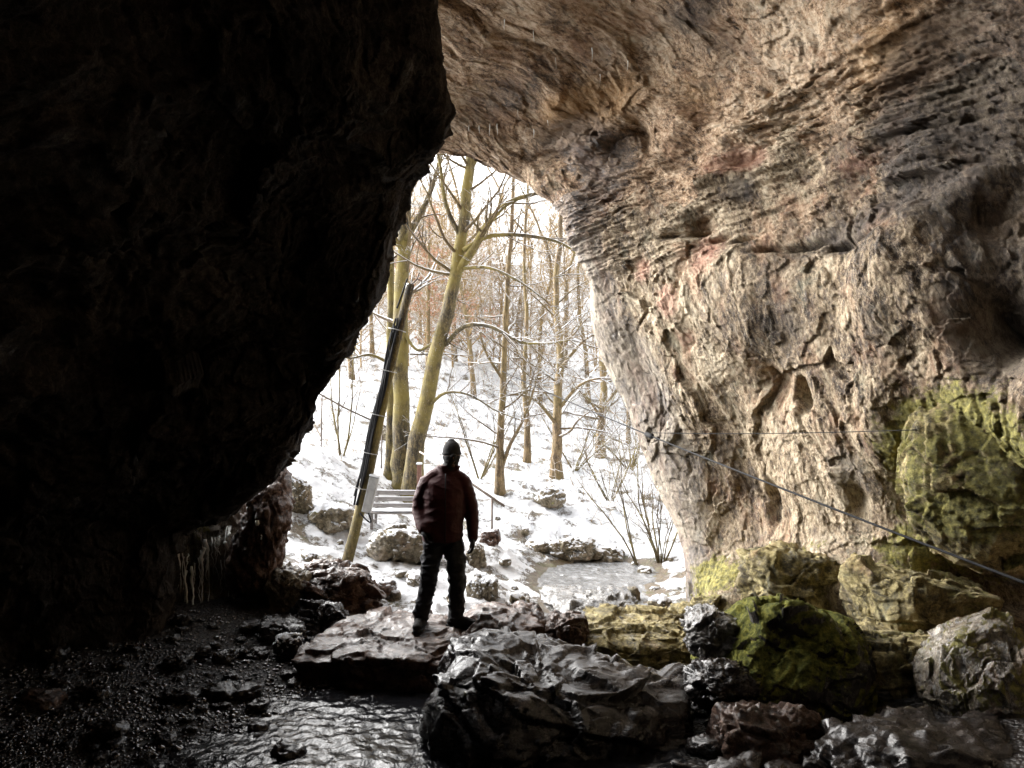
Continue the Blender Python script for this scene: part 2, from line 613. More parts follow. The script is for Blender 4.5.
def build_water():
    # the stream: one ribbon that follows its bed from the pool outside into the cave, slightly rippled
    mid = [(-2.6, -1, 2.5), (-2.0, 2, 2.8), (-1.4, 5, 2.6), (-.8, 6.8, 1.9), (0.1, 8.2, 1.9), (.9, 9.7, 1.3), (1.15, 11.2, 1.6), (1.25, 12.6, 2.0), (1.4, 14, 2.0), (1.5, 15, 1.2)]
    C = np.array([[(x - w, y, 0.0) for x, y, w in mid], [(x + w, y, 0.0) for x, y, w in mid]])
    C = np.concatenate([C[:1], C.mean(0, keepdims=True), C[1:]])
    G, U, Vv = surf(C, [150, 150], [6, 8, 90, 90, 60, 40, 40, 40, 12])
    v = G.reshape(-1, 3)
    p = v * np.array([1, .6, 1])
    v[:, 2] = .010 * fbm(p * np.array([5, 8, 1]), 2, 31) + .010 * fbm(p * np.array([9, 15, 1]) + .3 * fbm(p * 3, 2, 34)[:, None], 2, 33)
    F = grid_faces(*G.shape[:2])[:, ::-1]
    m = v[F].mean(1)[:, 1] < 9.3
    s = NT('shallow icy pool')
    n = s.noise(5, 7, .75, 1.0, s.mapping((1.2, .5, 1)))
    pm = s.out(s.ramp(n, [(.35, (.10, .10, .10)), (.55, (.22, .225, .23)), (.7, (.42, .43, .45))]), .12, s.bump(s.noise(14, 4, .6), .012), IOR=1.33)
    for nm, sel, mat in (('stream_water', m, M_water), ('pool_water', ~m, pm)):
        f = F[sel]
        u, inv = np.unique(f, return_inverse=True)
        tag(mesh_np(nm, v[u], inv.reshape(f.shape), mat), kind='structure')


build_water()

# ------------------------------------------------------------------ the cave: right wall and ceiling
def row(pts): return [P(*p) for p in pts]


OUT1 = [(390, 20, 10.6), (440, 40, 10.6), (500, 40, 10.6), (560, 60, 10.6), (610, 110, 10.7), (650, 170, 10.8), (680, 250, 11), (690, 320, 11.2), (705, 385, 11.3), (725, 455, 11.2), (755, 520, 11.0), (770, 590, 10.9), (770, 660, 10.9)]
RIM = [(400, 140, 9.0), (446, 153, 9.0), (484, 157, 9.0), (522, 170, 9.1), (546, 192, 9.2), (561, 216, 9.4), (589, 268, 9.7), (595, 325, 9.9), (624, 400, 9.9), (650, 468, 9.8), (681, 524, 9.6), (692, 590, 9.4), (690, 665, 9.4)]
C3 = [(400, 60, 8.0), (447, 92, 8.0), (500, 98, 8.0), (560, 112, 8.0), (610, 140, 8.2), (640, 180, 8.4), (665, 250, 8.6), (690, 310, 8.6), (715, 380, 8.7), (740, 450, 8.7), (758, 520, 8.6), (760, 590, 8.4), (755, 680, 8.2)]
C4 = [(380, 0, 7.0), (450, 10, 6.8), (540, 20, 6.8), (640, 40, 6.8), (720, 75, 7.0), (775, 135, 7.3), (800, 210, 7.4), (815, 290, 7.2), (830, 370, 7.2), (838, 450, 7.35), (845, 520, 7.5), (845, 590, 7.4), (840, 690, 7.2)]
C5 = [(350, -110, 5.6), (450, -100, 5.5), (580, -90, 5.5), (720, -60, 5.5), (840, -5, 5.6), (905, 70, 5.9), (935, 170, 6.15), (950, 270, 6.05), (960, 350, 5.95), (968, 440, 6.1), (972, 520, 6.5), (965, 600, 6.4), (955, 710, 6.2)]
C6 = [(300, -320, 4.2), (450, -320, 4.2), (640, -300, 4.2), (860, -250, 4.3), (1030, -150, 4.4), (1110, 0, 4.7), (1130, 130, 4.9), (1140, 250, 4.9), (1140, 350, 4.8), (1140, 440, 4.8), (1140, 520, 5.1), (1130, 620, 5.0), (1120, 770, 4.8)]

def _lift(C, m):
    f = [1, 1, .95, .8, .55, .3, .1, 0, 0, 0, 0, 0, 0]
    return [(x, y, d * (1 + (m - 1) * f[i])) for i, (x, y, d) in enumerate(C)]


OUT1, RIM, C3, C4, C5, C6 = _lift(OUT1, 1.2), _lift(RIM, 1.2), _lift(C3, 1.24), _lift(C4, 1.28), _lift(C5, 1.36), _lift(C6, 1.45)  # raised to the left to catch light, leaving an unseen gap above the overhang
ang = np.linspace(100, -12, 13)
C7 = [(.3 + 4.6 * math.cos(math.radians(a)), 0.5, 1.9 + 4.4 * math.sin(math.radians(a))) for a in ang]
C8 = [(.3 + 4.6 * math.cos(math.radians(a)), -4.0, 1.9 + 4.0 * math.sin(math.radians(a))) for a in ang]
R1 = row(OUT1)
R2 = row(RIM)
OUT0 = [(x + (x - .0) * .35 + (.3 if i > 5 else 0), y + 1.5, z + (1.6 if i < 6 else 1.0 * max(0, (z - 1) / 3))) for i, (x, y, z) in enumerate(R1)]
OUTM = [tuple(np.array(a) * .45 + np.array(b) * .55 + np.array([0, .25, 0])) for a, b in zip(R1, R2)]
CW = [OUT0, R1, OUTM, R2, row(C3), row(C4), row(C5), row(C6), C7, C8]
FEAT = {}


def build_right():
    G, U, V = surf(CW, [14, 24, 60, 150, 170, 170, 90, 24, 8], [36, 62, 66, 66, 62, 70, 70, 74, 74, 74, 66, 40])
    a, b = G.shape[:2]
    n = grid_normals(G)
    c = np.array([.6, 6, 2.0])
    if np.mean((n[200:500] * (c - G[200:500])).sum(-1)) < 0: n = -n
    p = G.reshape(-1, 3)
    nn = n.reshape(-1, 3)
    uu = np.repeat(U, b)
    vv = np.tile(V, a)
    px, py, pd = proj(p)
    front = (uu > 2.5) & (uu < 7.5)

    def loc(x, y):
        e = (px - x) ** 2 + (py - y) ** 2 + np.where(front, 0, 1e9)
        return p[int(np.argmin(e))]

    def blob(x, y, r, sx=1.0, sz=1.0):
        q = (p - loc(x, y)) / np.array([sx, sx, sz])
        return np.exp(-(q ** 2).sum(1) / (r * r))

    def hole(x, y, r, sx=1.0, sz=1.0):
        q = (p - loc(x, y)) / np.array([sx, sx, sz])
        return np.exp(-((q ** 2).sum(1) / (r * r)) ** 2)

    ce = smooth(vv, 6.2, 4.6)             # 1 on the ceiling
    k = np.where(vv < 6.2, 1.0, 0.0)
    ce = 1 - smooth(vv, 4.4, 6.4)
    # large form
    w = np.stack([fbm(p * .8, 3, 41), fbm(p * .8, 3, 42), fbm(p * .8, 3, 43)], 1)
    q = p + .14 * w
    d = .20 * fbm(q * .55, 2, 44)
    # wall: leaning flutes; ceiling: bedding that runs across
    rw = math.radians(-12)
    qr = np.stack([q[:, 0] * math.cos(rw) - q[:, 2] * math.sin(rw), q[:, 1], q[:, 0] * math.sin(rw) + q[:, 2] * math.cos(rw)], 1)
    flute = fbm(qr * np.array([1.5, 1.5, .42]), 3, 45, .4)
    bed = fbm(q * np.array([.30, 1.5, 3.0]) + q[:, :1] * np.array([0, -.5, 1.5]), 3, 47, .42) * .7 + .25 * fbm(q * np.array([.6, 3.6, 6.5]) + q[:, :1] * np.array([0, -1.2, 3.2]), 3, 48, .42)
    d += (1 - ce) * .07 * flute + ce * .12 * bed
    st = p[:, 2] * .9 + p[:, 0] * .35 + p[:, 1] * .22 + .25 * w[:, 1]
    fr = (st * 2.1) % 1.0
    d += (.07 * ce + .015) * (smooth(fr, 0, .12) - fr) * smooth(fbm(p * .7, 2, 49), -.4, .4)
    jit = .10 * np.stack([fbm(p * 3, 3, 92), fbm(p * 3, 3, 93), fbm(p * 3, 3, 94)], 1)
    wq = qr * np.array([1.15, 1.15, .8]) * (1 - ce)[:, None] + (q * np.array([.55, 1.3, 1.9]) + q[:, :1] * np.array([0, -.45, .95])) * ce[:, None]
    amp = .6 + .5 * smooth(fbm(p * .9, 2, 95), -.3, .5)
    d += amp * (.045 * facets((wq + jit) * 1.3, 1) + .026 * facets((wq + jit * .6) * 3.4, 2) + .014 * facets((wq + jit * .4) * 8.5, 3) + .006 * facets((wq + jit * .3) * 20, 12))
    d += .004 * fbm(q * 9, 5, 50, .55) + .0025 * ridged(q * 24, 3, 52)
    # the crease where the roof meets the wall, with the ledge over it
    crease = [(560, 125), (620, 128), (680, 140), (740, 146), (800, 150), (860, 158), (920, 176), (990, 196)]
    for x, y in crease:
        d += .14 * blob(x, y - 14, .30, 1, .5) - .15 * blob(x, y + 16, .30, 1, .6)
    # a long dark crack below it
    for x, y in [(668, 238), (690, 234), (715, 238), (740, 243), (765, 246), (790, 247), (812, 243), (835, 240), (858, 244)]:
        d -= .16 * blob(x, y + 3 * math.sin(x * .1), .13, 1.2, .22)
    # pocket holes
    d -= .75 * hole(803, 396, .12, 1.0, 1.3) + .6 * blob(990, 330, .24, .9, 1.3) + .25 * blob(770, 380, .28)
    d -= .13 * hole(774, 503, .12, .8, 2.3) + .10 * blob(858, 500, .14, .7, 2.4) + .18 * blob(700, 225, .16)
    d -= .9 * hole(990, 590, .42, 1.5, .7)
    d += .22 * blob(900, 250, .45, 1, 1.2) + .12 * blob(740, 330, .55, 1, 1.4) + .08 * blob(620, 230, .35) + .18 * blob(880, 420, .25, 1, 2.2)
    d += .25 * blob(1010, 60, .6) - .25 * blob(960, 110, .4) + .2 * blob(860, 40, .5) - .15 * blob(650, 60, .35)
    d += .35 * blob(730, 600, .5, 1, .8) + .3 * blob(840, 590, .5, 1, .7)
    rim = np.exp(-((uu - 3.0) / .35) ** 2)
    d *= (1 - .35 * rim)
    d = np.where(uu > 7.2, d * 1.0, d)
    v = p + nn * d[:, None]
    pink = .75 * blob(735, 160, .55, 1, .35) + .9 * blob(670, 300, .22) + .8 * blob(640, 270, .20) + .8 * blob(705, 255, .3) + .6 * blob(690, 340, .2) + .5 * blob(850, 165, .4, 1, .4)
    ochre = .8 * blob(600, 105, .6, 1.4, .5) + .6 * blob(560, 125, .4) + .7 * blob(900, 60, .6) + .5 * blob(700, 100, .4) + .5 * blob(1000, 215, .4)
    patch_shade = 1.1 * blob(960, 110, .75) + 1.0 * blob(1000, 300, .38) + .9 * blob(1010, 170, .5) + .5 * blob(1010, 20, .6) + .9 * blob(960, 120, .5) + .8 * blob(740, 190, .25) + .9 * blob(850, 230, .45, 1, .5) + .8 * blob(690, 15, .4, 1.6, .5) + .8 * blob(990, 320, .5, 1, 1.5) + .6 * blob(790, 330, .35) + .9 * blob(1010, 160, .45) + .5 * blob(780, 260, .4) + .5 * blob(560, 15, .4)  # dark rock patches; those at upper right paint in the dimmer light
    grey = .9 * blob(640, 400, .5, 1, 1.6) + .9 * blob(670, 480, .5, 1, 1.5) + .7 * blob(560, 140, .5, 1.4, .5) + .8 * blob(600, 170, .5) + .6 * blob(500, 100, .6, 1.5, .5) + .6 * blob(850, 470, .3, 1, 1.8) + .5 * blob(600, 60, .4)
    moss = .70 * blob(725, 575, .5, 1, .6) + 1.1 * blob(960, 470, .7) + .6 * blob(780, 565, .4, 1, .5) + .55 * blob(900, 560, .45) + .35 * blob(640, 320, .10) + .45 * blob(820, 550, .35, 1, .5) + .6 * blob(1020, 480, .7) + .4 * blob(700, 600, .4)
    grey = grey + .75 * np.exp(-((uu - 3.1) / .45) ** 2) * (vv > 4.5)
    wet = .3 * grey
    at = dict(pink=pink, ochre=ochre, patch_shade=patch_shade, grey=grey, moss=moss, wet=wet)
    F = grid_faces(a, b)
    fv = vv.reshape(a, b)
    fc = (np.broadcast_to(((V[:-1] + V[1:]) / 2)[None, :], (a - 1, b - 1)) + .0).ravel()
    wob = fbm(p * 1.3, 4, 57).reshape(a, b)[:-1, :-1].ravel()
    m = fc + .55 * wob < 5.35
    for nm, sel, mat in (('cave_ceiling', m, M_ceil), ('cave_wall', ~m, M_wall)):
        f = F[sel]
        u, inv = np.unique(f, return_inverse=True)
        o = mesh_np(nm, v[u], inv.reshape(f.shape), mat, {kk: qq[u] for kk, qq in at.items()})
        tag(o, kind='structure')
    return v.reshape(a, b, 3), U, V


WALL, WU, WV = build_right()


# ------------------------------------------------------------------ the dark overhanging mass
EDGE = [(436, -300, 4.6), (447, -80, 5.0), (439, 0, 5.2), (441, 85, 5.5), (441, 150, 5.8), (404, 190, 6.2), (385, 250, 6.4), (366, 318, 6.6), (319, 405, 6.9), (276, 478, 7.2), (236, 512, 7.4), (172, 533, 7.6), (163, 600, 7.7), (158, 660, 7.8), (158, 720, 7.8)]
F1 = [(400, -300, 4.3), (400, -80, 4.55), (395, 0, 4.8), (385, 95, 5.1), (375, 150, 5.55), (345, 215, 5.95), (325, 270, 6.1), (305, 335, 6.3), (275, 410, 6.6), (240, 462, 6.9), (185, 492, 7.1), (135, 522, 7.3), (120, 590, 7.35), (112, 660, 7.35), (110, 720, 7.3)]
F2 = [(300, -300, 3.9), (300, -80, 4.15), (300, 10, 4.4), (290, 110, 4.75), (285, 170, 5.3), (260, 230, 5.6), (240, 290, 5.7), (220, 350, 5.9), (190, 410, 6.2), (150, 460, 6.4), (115, 490, 6.6), (85, 530, 6.8), (75, 590, 6.9), (70, 660, 7.0), (68, 720, 7.0)]
F3 = [(140, -300, 3.2), (140, -80, 3.4), (130, 20, 3.7), (130, 120, 4.0), (120, 190, 4.4), (100, 260, 4.8), (80, 320, 5.1), (60, 380, 5.4), (40, 430, 5.6), (20, 480, 5.8), (0, 520, 6.0), (-15, 560, 6.1), (-20, 610, 6.2), (-25, 680, 6.3), (-25, 740, 6.3)]
F4 = [(-250, -300, 2.4), (-250, -80, 2.6), (-250, 20, 2.8), (-240, 120, 3.1), (-230, 200, 3.4), (-220, 270, 3.7), (-220, 330, 3.9), (-220, 390, 4.1), (-220, 440, 4.3), (-220, 490, 4.5), (-220, 530, 4.6), (-220, 580, 4.7), (-220, 640, 4.7), (-220, 720, 4.7), (-220, 800, 4.7)]


def build_left():
    E = row(EDGE)
    B1 = [(x - .35, y + .7, z + (.35 if i < 9 else .1)) for i, (x, y, z) in enumerate(E)]
    B2 = [(x - 1.6, y + (.35 if i < 9 else .8), z + (1.0 if i < 9 else .1)) for i, (x, y, z) in enumerate(E)]
    B3 = [(-7.5, 2.4, z * 1.2 + .3) for x, y, z in E]  # unseen back kept thin so light enters through an added opening beyond
    B4 = [(-13.0, -4, z * 1.3 + .3) for x, y, z in E]
    F5 = [(-5.2, .8, z) for z in np.linspace(6.5, -.3, 15)]
    F6 = [(-5.4, -4, z) for z in np.linspace(6.5, -.3, 15)]
    C = [B4, B3, B2, B1, E, row(F1), row(F2), row(F3), row(F4), F5, F6]
    G, U, V = surf(C, [4, 10, 24, 50, 80, 100, 80, 40, 20, 8], [24, 30, 34, 40, 44, 40, 40, 44, 46, 44, 40, 34, 34, 12])
    a, b = G.shape[:2]
    n = grid_normals(G)
    c = np.array([1.0, 3, 2.0])
    if np.mean((n[160:250] * (c - G[160:250])).sum(-1)) < 0: n = -n
    p = G.reshape(-1, 3)
    nn = n.reshape(-1, 3)
    px, py, pd = proj(p)
    uu = np.repeat(U, b)
    w = np.stack([fbm(p * .8, 3, 61), fbm(p * .8, 3, 62), fbm(p * .8, 3, 63)], 1)
    q = p + .3 * w
    d = .18 * fbm(q * .8, 3, 64) + .05 * ridged(q * np.array([1.1, 1.1, 1.5]), 4, 65) + .085 * facets(q * np.array([1.2, 1.2, 1.5]), 4) + .04 * facets(q * 3.6, 5) + .02 * facets(q * 9, 6) + .014 * fbm(q * 9, 4, 67, .6) + .008 * ridged(q * 18, 3, 68)
    # ledge that runs down the face towards the edge
    line = np.array([P(290, 235, 5.6), P(330, 190, 5.5), P(390, 160, 5.5), P(430, 118, 5.6), P(448, 95, 5.6)])
    for pt in line:
        e = (p - pt) / np.array([.35, .5, .22])
        d += .13 * np.exp(-(e ** 2).sum(1))
        e = (p - (pt - np.array([0, 0, .35]))) / np.array([.35, .6, .25])
        d -= .15 * np.exp(-(e ** 2).sum(1))
    rim = np.exp(-((uu - 4.0) / .4) ** 2)
    d *= (1 - .68 * rim)
    v = p + nn * d[:, None]
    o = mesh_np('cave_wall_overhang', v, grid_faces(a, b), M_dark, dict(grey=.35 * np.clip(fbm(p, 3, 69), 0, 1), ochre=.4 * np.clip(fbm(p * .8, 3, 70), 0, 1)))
    tag(o, kind='structure')


build_left()


def build_rear():
    """the chamber behind the camera"""
    A = np.linspace(0, 2 * PI, 140)
    T = np.linspace(0, 1, 60)
    v = []
    for t in T:
        th = t * PI * .62
        for a in A:
            r = math.sin(th)
            x, z = 6.2 * r * math.cos(a), 5.4 * r * math.sin(a)
            y = -1.5 - 6.5 * math.cos(th)
            v.append((x, y, 2.0 + z))
    v = np.array(v)
    c = np.array([0, -1.5, 2.0])
    n = c - v
    n /= np.linalg.norm(n, axis=1)[:, None]
    v = v + n * (.35 * fbm(v * .6, 5, 71) + .1 * ridged(v * 1.8, 4, 72))[:, None]
    o = mesh_np('cave_wall_rear', v, grid_faces(60, 140), M_dark)
    tag(o, kind='structure')


build_rear()
# ------------------------------------------------------------------ boulders
_ico = {}


def ico(sub):
    if sub not in _ico:
        bm = bmesh.new()
        bmesh.ops.create_icosphere(bm, subdivisions=sub, radius=1.0)
        bm.verts.index_update()
        v = np.array([w.co[:] for w in bm.verts])
        f = np.array([[q.index for q in fc.verts] for fc in bm.faces])
        bm.free()
        _ico[sub] = (v / np.linalg.norm(v, axis=1)[:, None], f)
    return _ico[sub]


def rock_shape(dims, seed, sub=5, blocky=.75, rough=1.0, flat_top=0.0, strata=0.0, tilt=(0, 0), power=14.0):
    """a faceted boulder fitted to dims (x,y,z); vertices have their base at z=0"""
    rs = np.random.RandomState(seed)
    u, f = ico(sub)
    k = 13
    nrm = rs.normal(size=(k, 3))
    nrm[:, 2] *= .8
    nrm /= np.linalg.norm(nrm, axis=1)[:, None]
    nrm = np.concatenate([nrm, np.eye(3), -np.eye(3)])
    nrm[-6:] += rs.normal(size=(6, 3)) * .18
    nrm /= np.linalg.norm(nrm, axis=1)[:, None]
    off = np.concatenate([rs.uniform(.82, 1.05, k), rs.uniform(.75, .9, 6)])
    dt = np.maximum(u @ nrm.T, 1e-3) / off[None, :]
    r = 1 / (dt ** power).sum(1) ** (1 / power)
    r = blocky * r + (1 - blocky)
    v = u * r[:, None]
    if flat_top: v[:, 2] = np.where(v[:, 2] > 0, v[:, 2] * (1 - .4 * flat_top * smooth(v[:, 2], .2, .9)), v[:, 2])
    lo, hi = v.min(0), v.max(0)
    v = (v - lo) / (hi - lo) - np.array([.5, .5, 0])
    v = v * np.array(dims)
    s = min(dims[0], dims[1], dims[2] * 1.5)
    n = u / np.array(dims)
    n /= np.linalg.norm(n, axis=1)[:, None]
    o = rs.uniform(0, 50, 3)
    q = v / s + o
    q = q + .12 * np.stack([fbm(q * 2, 2, 1), fbm(q * 2, 2, 2), fbm(q * 2, 2, 3)], 1)
    d = .06 * fbm(q * 1.3, 2, 4, .4) + .012 * ridged(q * 2.4, 3, 5) + .085 * facets(q * 2.2, 7) + .042 * facets(q * 5.5, 8) + .018 * facets(q * 14, 9) + .003 * fbm(q * 12, 4, 7, .6)
    if strata:
        z = q[:, 2] * 5.5 + q[:, 0] * tilt[0] + q[:, 1] * tilt[1] + .5 * fbm(q * 1.3, 2, 8)
        fr = z % 1.0
        d += strata * .05 * (smooth(fr, 0, .15) - fr)
    d *= s * rough
    v = v + n * d[:, None]
    # normals for masks
    e1, e2 = v[f[:, 1]] - v[f[:, 0]], v[f[:, 2]] - v[f[:, 0]]
    fn = np.cross(e1, e2)
    vn = np.zeros_like(v)
    for c in range(3): np.add.at(vn, f[:, c], fn)
    vn /= np.maximum(np.linalg.norm(vn, axis=1), 1e-12)[:, None]
    return v, f, vn


def rock(name, label, cat, mat, box, d, depth, seed, sub=5, rz=0.0, moss=0.0, snow=0.0, group=None, moss_dir=(0, 0, 1), tiltxy=(0, 0), base=None, **kw):
    """box = x0,y0,x1,y1 seen extent, d its distance, depth its own thickness along the view"""
    x0, y0, x1, y1 = box
    w = (x1 - x0) / FPX * d
    h = (y1 - y0) / FPX * d
    v, f, vn = rock_shape((w, depth, h), seed, sub, **kw)
    R = np.array(Matrix.Rotation(rz, 3, 'Z') @ Matrix.Rotation(tiltxy[0], 3, 'X') @ Matrix.Rotation(tiltxy[1], 3, 'Y'))
    v = v - np.array([0, 0, h / 2])
    v, vn = v @ R.T, vn @ R.T
    lo, hi = v.min(0), v.max(0)
    sc = np.array([w, depth, h]) / (hi - lo)
    v = (v - (lo + hi) / 2) * sc
    v[:, 2] += h / 2
    c = P((x0 + x1) / 2, y1, d)
    at = {}
    pw = v + np.array(c)
    if moss:
        md = np.array(moss_dir, dtype=float)
        md /= np.linalg.norm(md)
        at['moss'] = np.clip(moss * (.2 + .8 * (vn @ md)) + .35 * fbm(pw * 1.7, 3, seed % 13), 0, 1.2)
    if snow:
        up = smooth(vn[:, 2] + .25 * fbm(pw * 3, 3, 5), .35, .75)
        at['snow'] = snow * up
        v = v + np.array([0, 0, 1.0]) * (.03 * up * min(1, snow))[:, None]
    at['wet'] = np.clip(.4 + .6 * vn[:, 2], 0, 1)
    o = mesh_np(name, v, f, mat, at)
    o.location = c
    return tag(o, label, cat, group)


R = math.radians
# the foreground
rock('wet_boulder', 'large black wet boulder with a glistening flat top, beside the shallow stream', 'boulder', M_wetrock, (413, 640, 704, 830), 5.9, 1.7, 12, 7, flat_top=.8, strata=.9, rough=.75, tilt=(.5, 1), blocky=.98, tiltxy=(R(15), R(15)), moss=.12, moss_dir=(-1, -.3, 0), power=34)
rock('standing_slab', 'long low reddish slab of rock under the standing person', 'rock', M_brown, (304, 610, 500, 712), 7.5, 1.7, 29, 7, flat_top=.8, blocky=.97, strata=.6, rough=.5, tiltxy=(R(5), R(-2)), moss=.0, power=30)
rock('red_rock', 'reddish pointed rock right beside the boots of the person', 'rock', M_brown, (452, 603, 552, 668), 7.7, 1.1, 37, 6, blocky=.8, strata=.5, rough=.6)
rock('mossy_boulder', 'big dark boulder with a green mossy crown and wet side', 'boulder', M_mossb, (697, 588, 868, 762), 6.2, 1.35, 41, 7, moss=1.15, moss_dir=(-.45, -.25, 1), blocky=.8, rough=.55, tiltxy=(0, R(14)))
rock('wet_grey_rock', 'small wet pale grey rock leaning on the mossy boulder', 'rock', M_grey, (684, 607, 742, 668), 6.3, .6, 43, 6, blocky=.8)
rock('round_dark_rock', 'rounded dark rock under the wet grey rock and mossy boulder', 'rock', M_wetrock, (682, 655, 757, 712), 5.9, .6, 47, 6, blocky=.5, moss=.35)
rock('brown_rock', 'brown angular rock in front of the mossy boulder', 'rock', M_brown, (712, 700, 826, 790), 5.4, .7, 53, 6, blocky=.8)
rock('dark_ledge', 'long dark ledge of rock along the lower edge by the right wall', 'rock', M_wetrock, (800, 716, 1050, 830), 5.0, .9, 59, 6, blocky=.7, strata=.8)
rock('ochre_boulder', 'cracked yellow ochre rock between mossy boulder and cave wall', 'boulder', M_tan, (815, 625, 945, 730), 6.3, 1.0, 61, 7, moss=.36, rough=.65, blocky=.85, strata=.8, moss_dir=(0, -1, 1))
rock('ochre_ledge', 'yellow green ledge of rock at the foot of the cave wall', 'rock', M_tan, (845, 556, 985, 650), 6.8, 1.0, 67, 7, moss=.40, rough=.65, blocky=.85, strata=.7, moss_dir=(0, -1, 1))
rock('pale_wet_rock', 'big wet whitish rock with brown streaks below the dark hollow', 'boulder', M_streak, (925, 612, 1060, 752), 5.6, .9, 71, 7, rough=.6, rz=R(-35), moss=.8, blocky=.7, tiltxy=(0, R(-20)), moss_dir=(.6, -1, .4))
rock('mossy_outcrop', 'bulging green mossy outcrop hanging on the cave wall', 'outcrop', M_tan, (908, 368, 1130, 578), 6.2, 1.3, 73, 7, moss=.72, rz=R(-38), rough=.5, blocky=.35, moss_dir=(-.8, -.7, .5))
rock('layered_rock', 'flat layered brown rock with green streaks before the pool', 'rock', M_tan, (572, 612, 712, 682), 7.9, 1.3, 79, 7, flat_top=.7, blocky=.9, strata=1.4, moss=.22, rough=.6, tiltxy=(R(8), R(6)))
rock('grey_slab', 'low wet grey slab at the near end of the pool', 'rock', M_grey, (540, 591, 640, 640), 8.7, 1.4, 83, 6, flat_top=.8, blocky=.8, strata=1.0)
rock('narrow_rock', 'narrow upright brown rock between red rock and layered rock', 'rock', M_brown, (536, 610, 590, 672), 7.6, .6, 89, 6, blocky=.8)
rock('wall_foot_rock', 'tan mossy rock where the cave wall meets the pool bank', 'rock', M_tan, (664, 592, 742, 660), 8.6, 1.0, 97, 6, moss=.5, blocky=.8)
rock('cracked_rock', 'pale cracked rock block at the foot of the wall behind the mossy boulder', 'rock', M_tan, (742, 545, 850, 625), 7.6, .9, 101, 6, moss=.25, blocky=.9, strata=1.0)
# at the left of the mouth
rock('brown_outcrop', 'brown jagged rock dusted with snow below the leaning pole', 'rock', M_brown, (262, 562, 388, 636), 9.0, 1.1, 103, 7, blocky=.8, strata=.7, snow=.35)
rock('olive_rock', 'rounded dark olive rock beside the frozen drips', 'rock', M_out, (262, 564, 312, 618), 8.8, .7, 107, 6, blocky=.45, moss=.3)
rock('dark_step_rock', 'dark angular rock in front of the brown jagged rock', 'rock', M_wetrock, (286, 598, 350, 642), 8.3, .6, 109, 6, blocky=.85)
rock('dark_bank_rock', 'dark wet rock on the gravel bank under the overhang', 'rock', M_wetrock, (252, 615, 312, 655), 8.0, .6, 113, 6, blocky=.75)
rock('snow_dusted_rock', 'small black rock with a white patch of snow on gravel', 'rock', M_wetrock, (272, 634, 304, 658), 7.5, .3, 127, 5, blocky=.7, snow=.8)
rock('tan_stone', 'pale brown stone lying alone on the black gravel', 'stone', M_brown, (18, 690, 62, 716), 6.0, .3, 131, 5, blocky=.8)
# outside
def grock(name, label, mat, px, py, wpx, hpx, seed, dep=1.0, sub=5, sink=.25, **kw):
    (x, y, z), d = ground_hit(px, py)
    s = d / FPX
    kw.setdefault('snow', .9)
    box = (px - wpx / 2, py - hpx * (1 - sink), px + wpx / 2, py + hpx * sink)
    return rock(name, label, 'rock', mat, box, d, wpx * s * dep, seed, sub, **kw)


grock('bench_rock', 'olive boulder with patches of snow right below the bench', M_out, 405, 558, 74, 46, 137, 1.0, 6, moss=.35)
grock('snow_capped_rock', 'squarish rock with a thick snow cap behind the right leg of the person', M_out, 482, 596, 34, 30, 139, 1.0, 6, blocky=.9, snow=1.1)
grock('slope_boulder', 'lone round boulder with a snow cap on the slope under a tree', M_out, 550, 505, 33, 26, 149, 1.0, 5, moss=.3, snow=1.1)
grock('pool_rock', 'widest mossy rock at the far edge of the pool', M_out, 572, 556, 52, 26, 151, .8, 6, moss=.5, snow=.8)
grock('pool_edge_rock', 'flat snowy rock at the left end of the far pool edge', M_out, 541, 552, 34, 16, 157, .8, 5, moss=.3)
grock('pool_corner_rock', 'brown snow streaked rock at the right end of the far pool edge', M_out, 606, 560, 36, 18, 163, .8, 5, moss=.2)
grock('pool_islet_rock', 'small flat mossy rock in the water near the right bank', M_out, 608, 580, 24, 11, 167, .8, 5, moss=.6, snow=.1)
grock('bank_rock', 'dark oval mossy rock on the snowy bank beside the pool', M_out, 631, 604, 20, 24, 173, 1.0, 5, moss=.45, snow=.1)
grock('hillside_rock', 'square tan rock with moss on the slope beside the cave edge', M_out, 298, 508, 30, 42, 179, 1.0, 6, moss=.4, snow=.8)
grock('hillside_mossy_rock', 'low mossy rock half buried in snow beside the leaning pole', M_out, 334, 528, 50, 34, 181, 1.0, 5, moss=.5, snow=.8)
grock('pale_brown_rock', 'pale brown boulder on the slope behind the leaning pole', M_out, 384, 440, 20, 18, 191, 1.0, 5, snow=.4)
grock('pinkish_rock', 'pinkish rock at the knee of the person on the snowy bank', M_brown, 490, 545, 22, 20, 193, 1.0, 5, snow=.5)
grock('knee_rock', 'tan mossy rock between the snow and the leg of the person', M_out, 476, 562, 22, 24, 197, 1.0, 5, moss=.3, snow=.5)
grock('root_rock', 'brown rock poking out of snow between bench rock and pole foot', M_brown, 375, 592, 44, 20, 199, 1.0, 5, snow=.7)
grock('shoulder_rock', 'small snowy rock near the brown jagged rock end', M_out, 420, 585, 30, 18, 211, 1.0, 5, snow=.9)
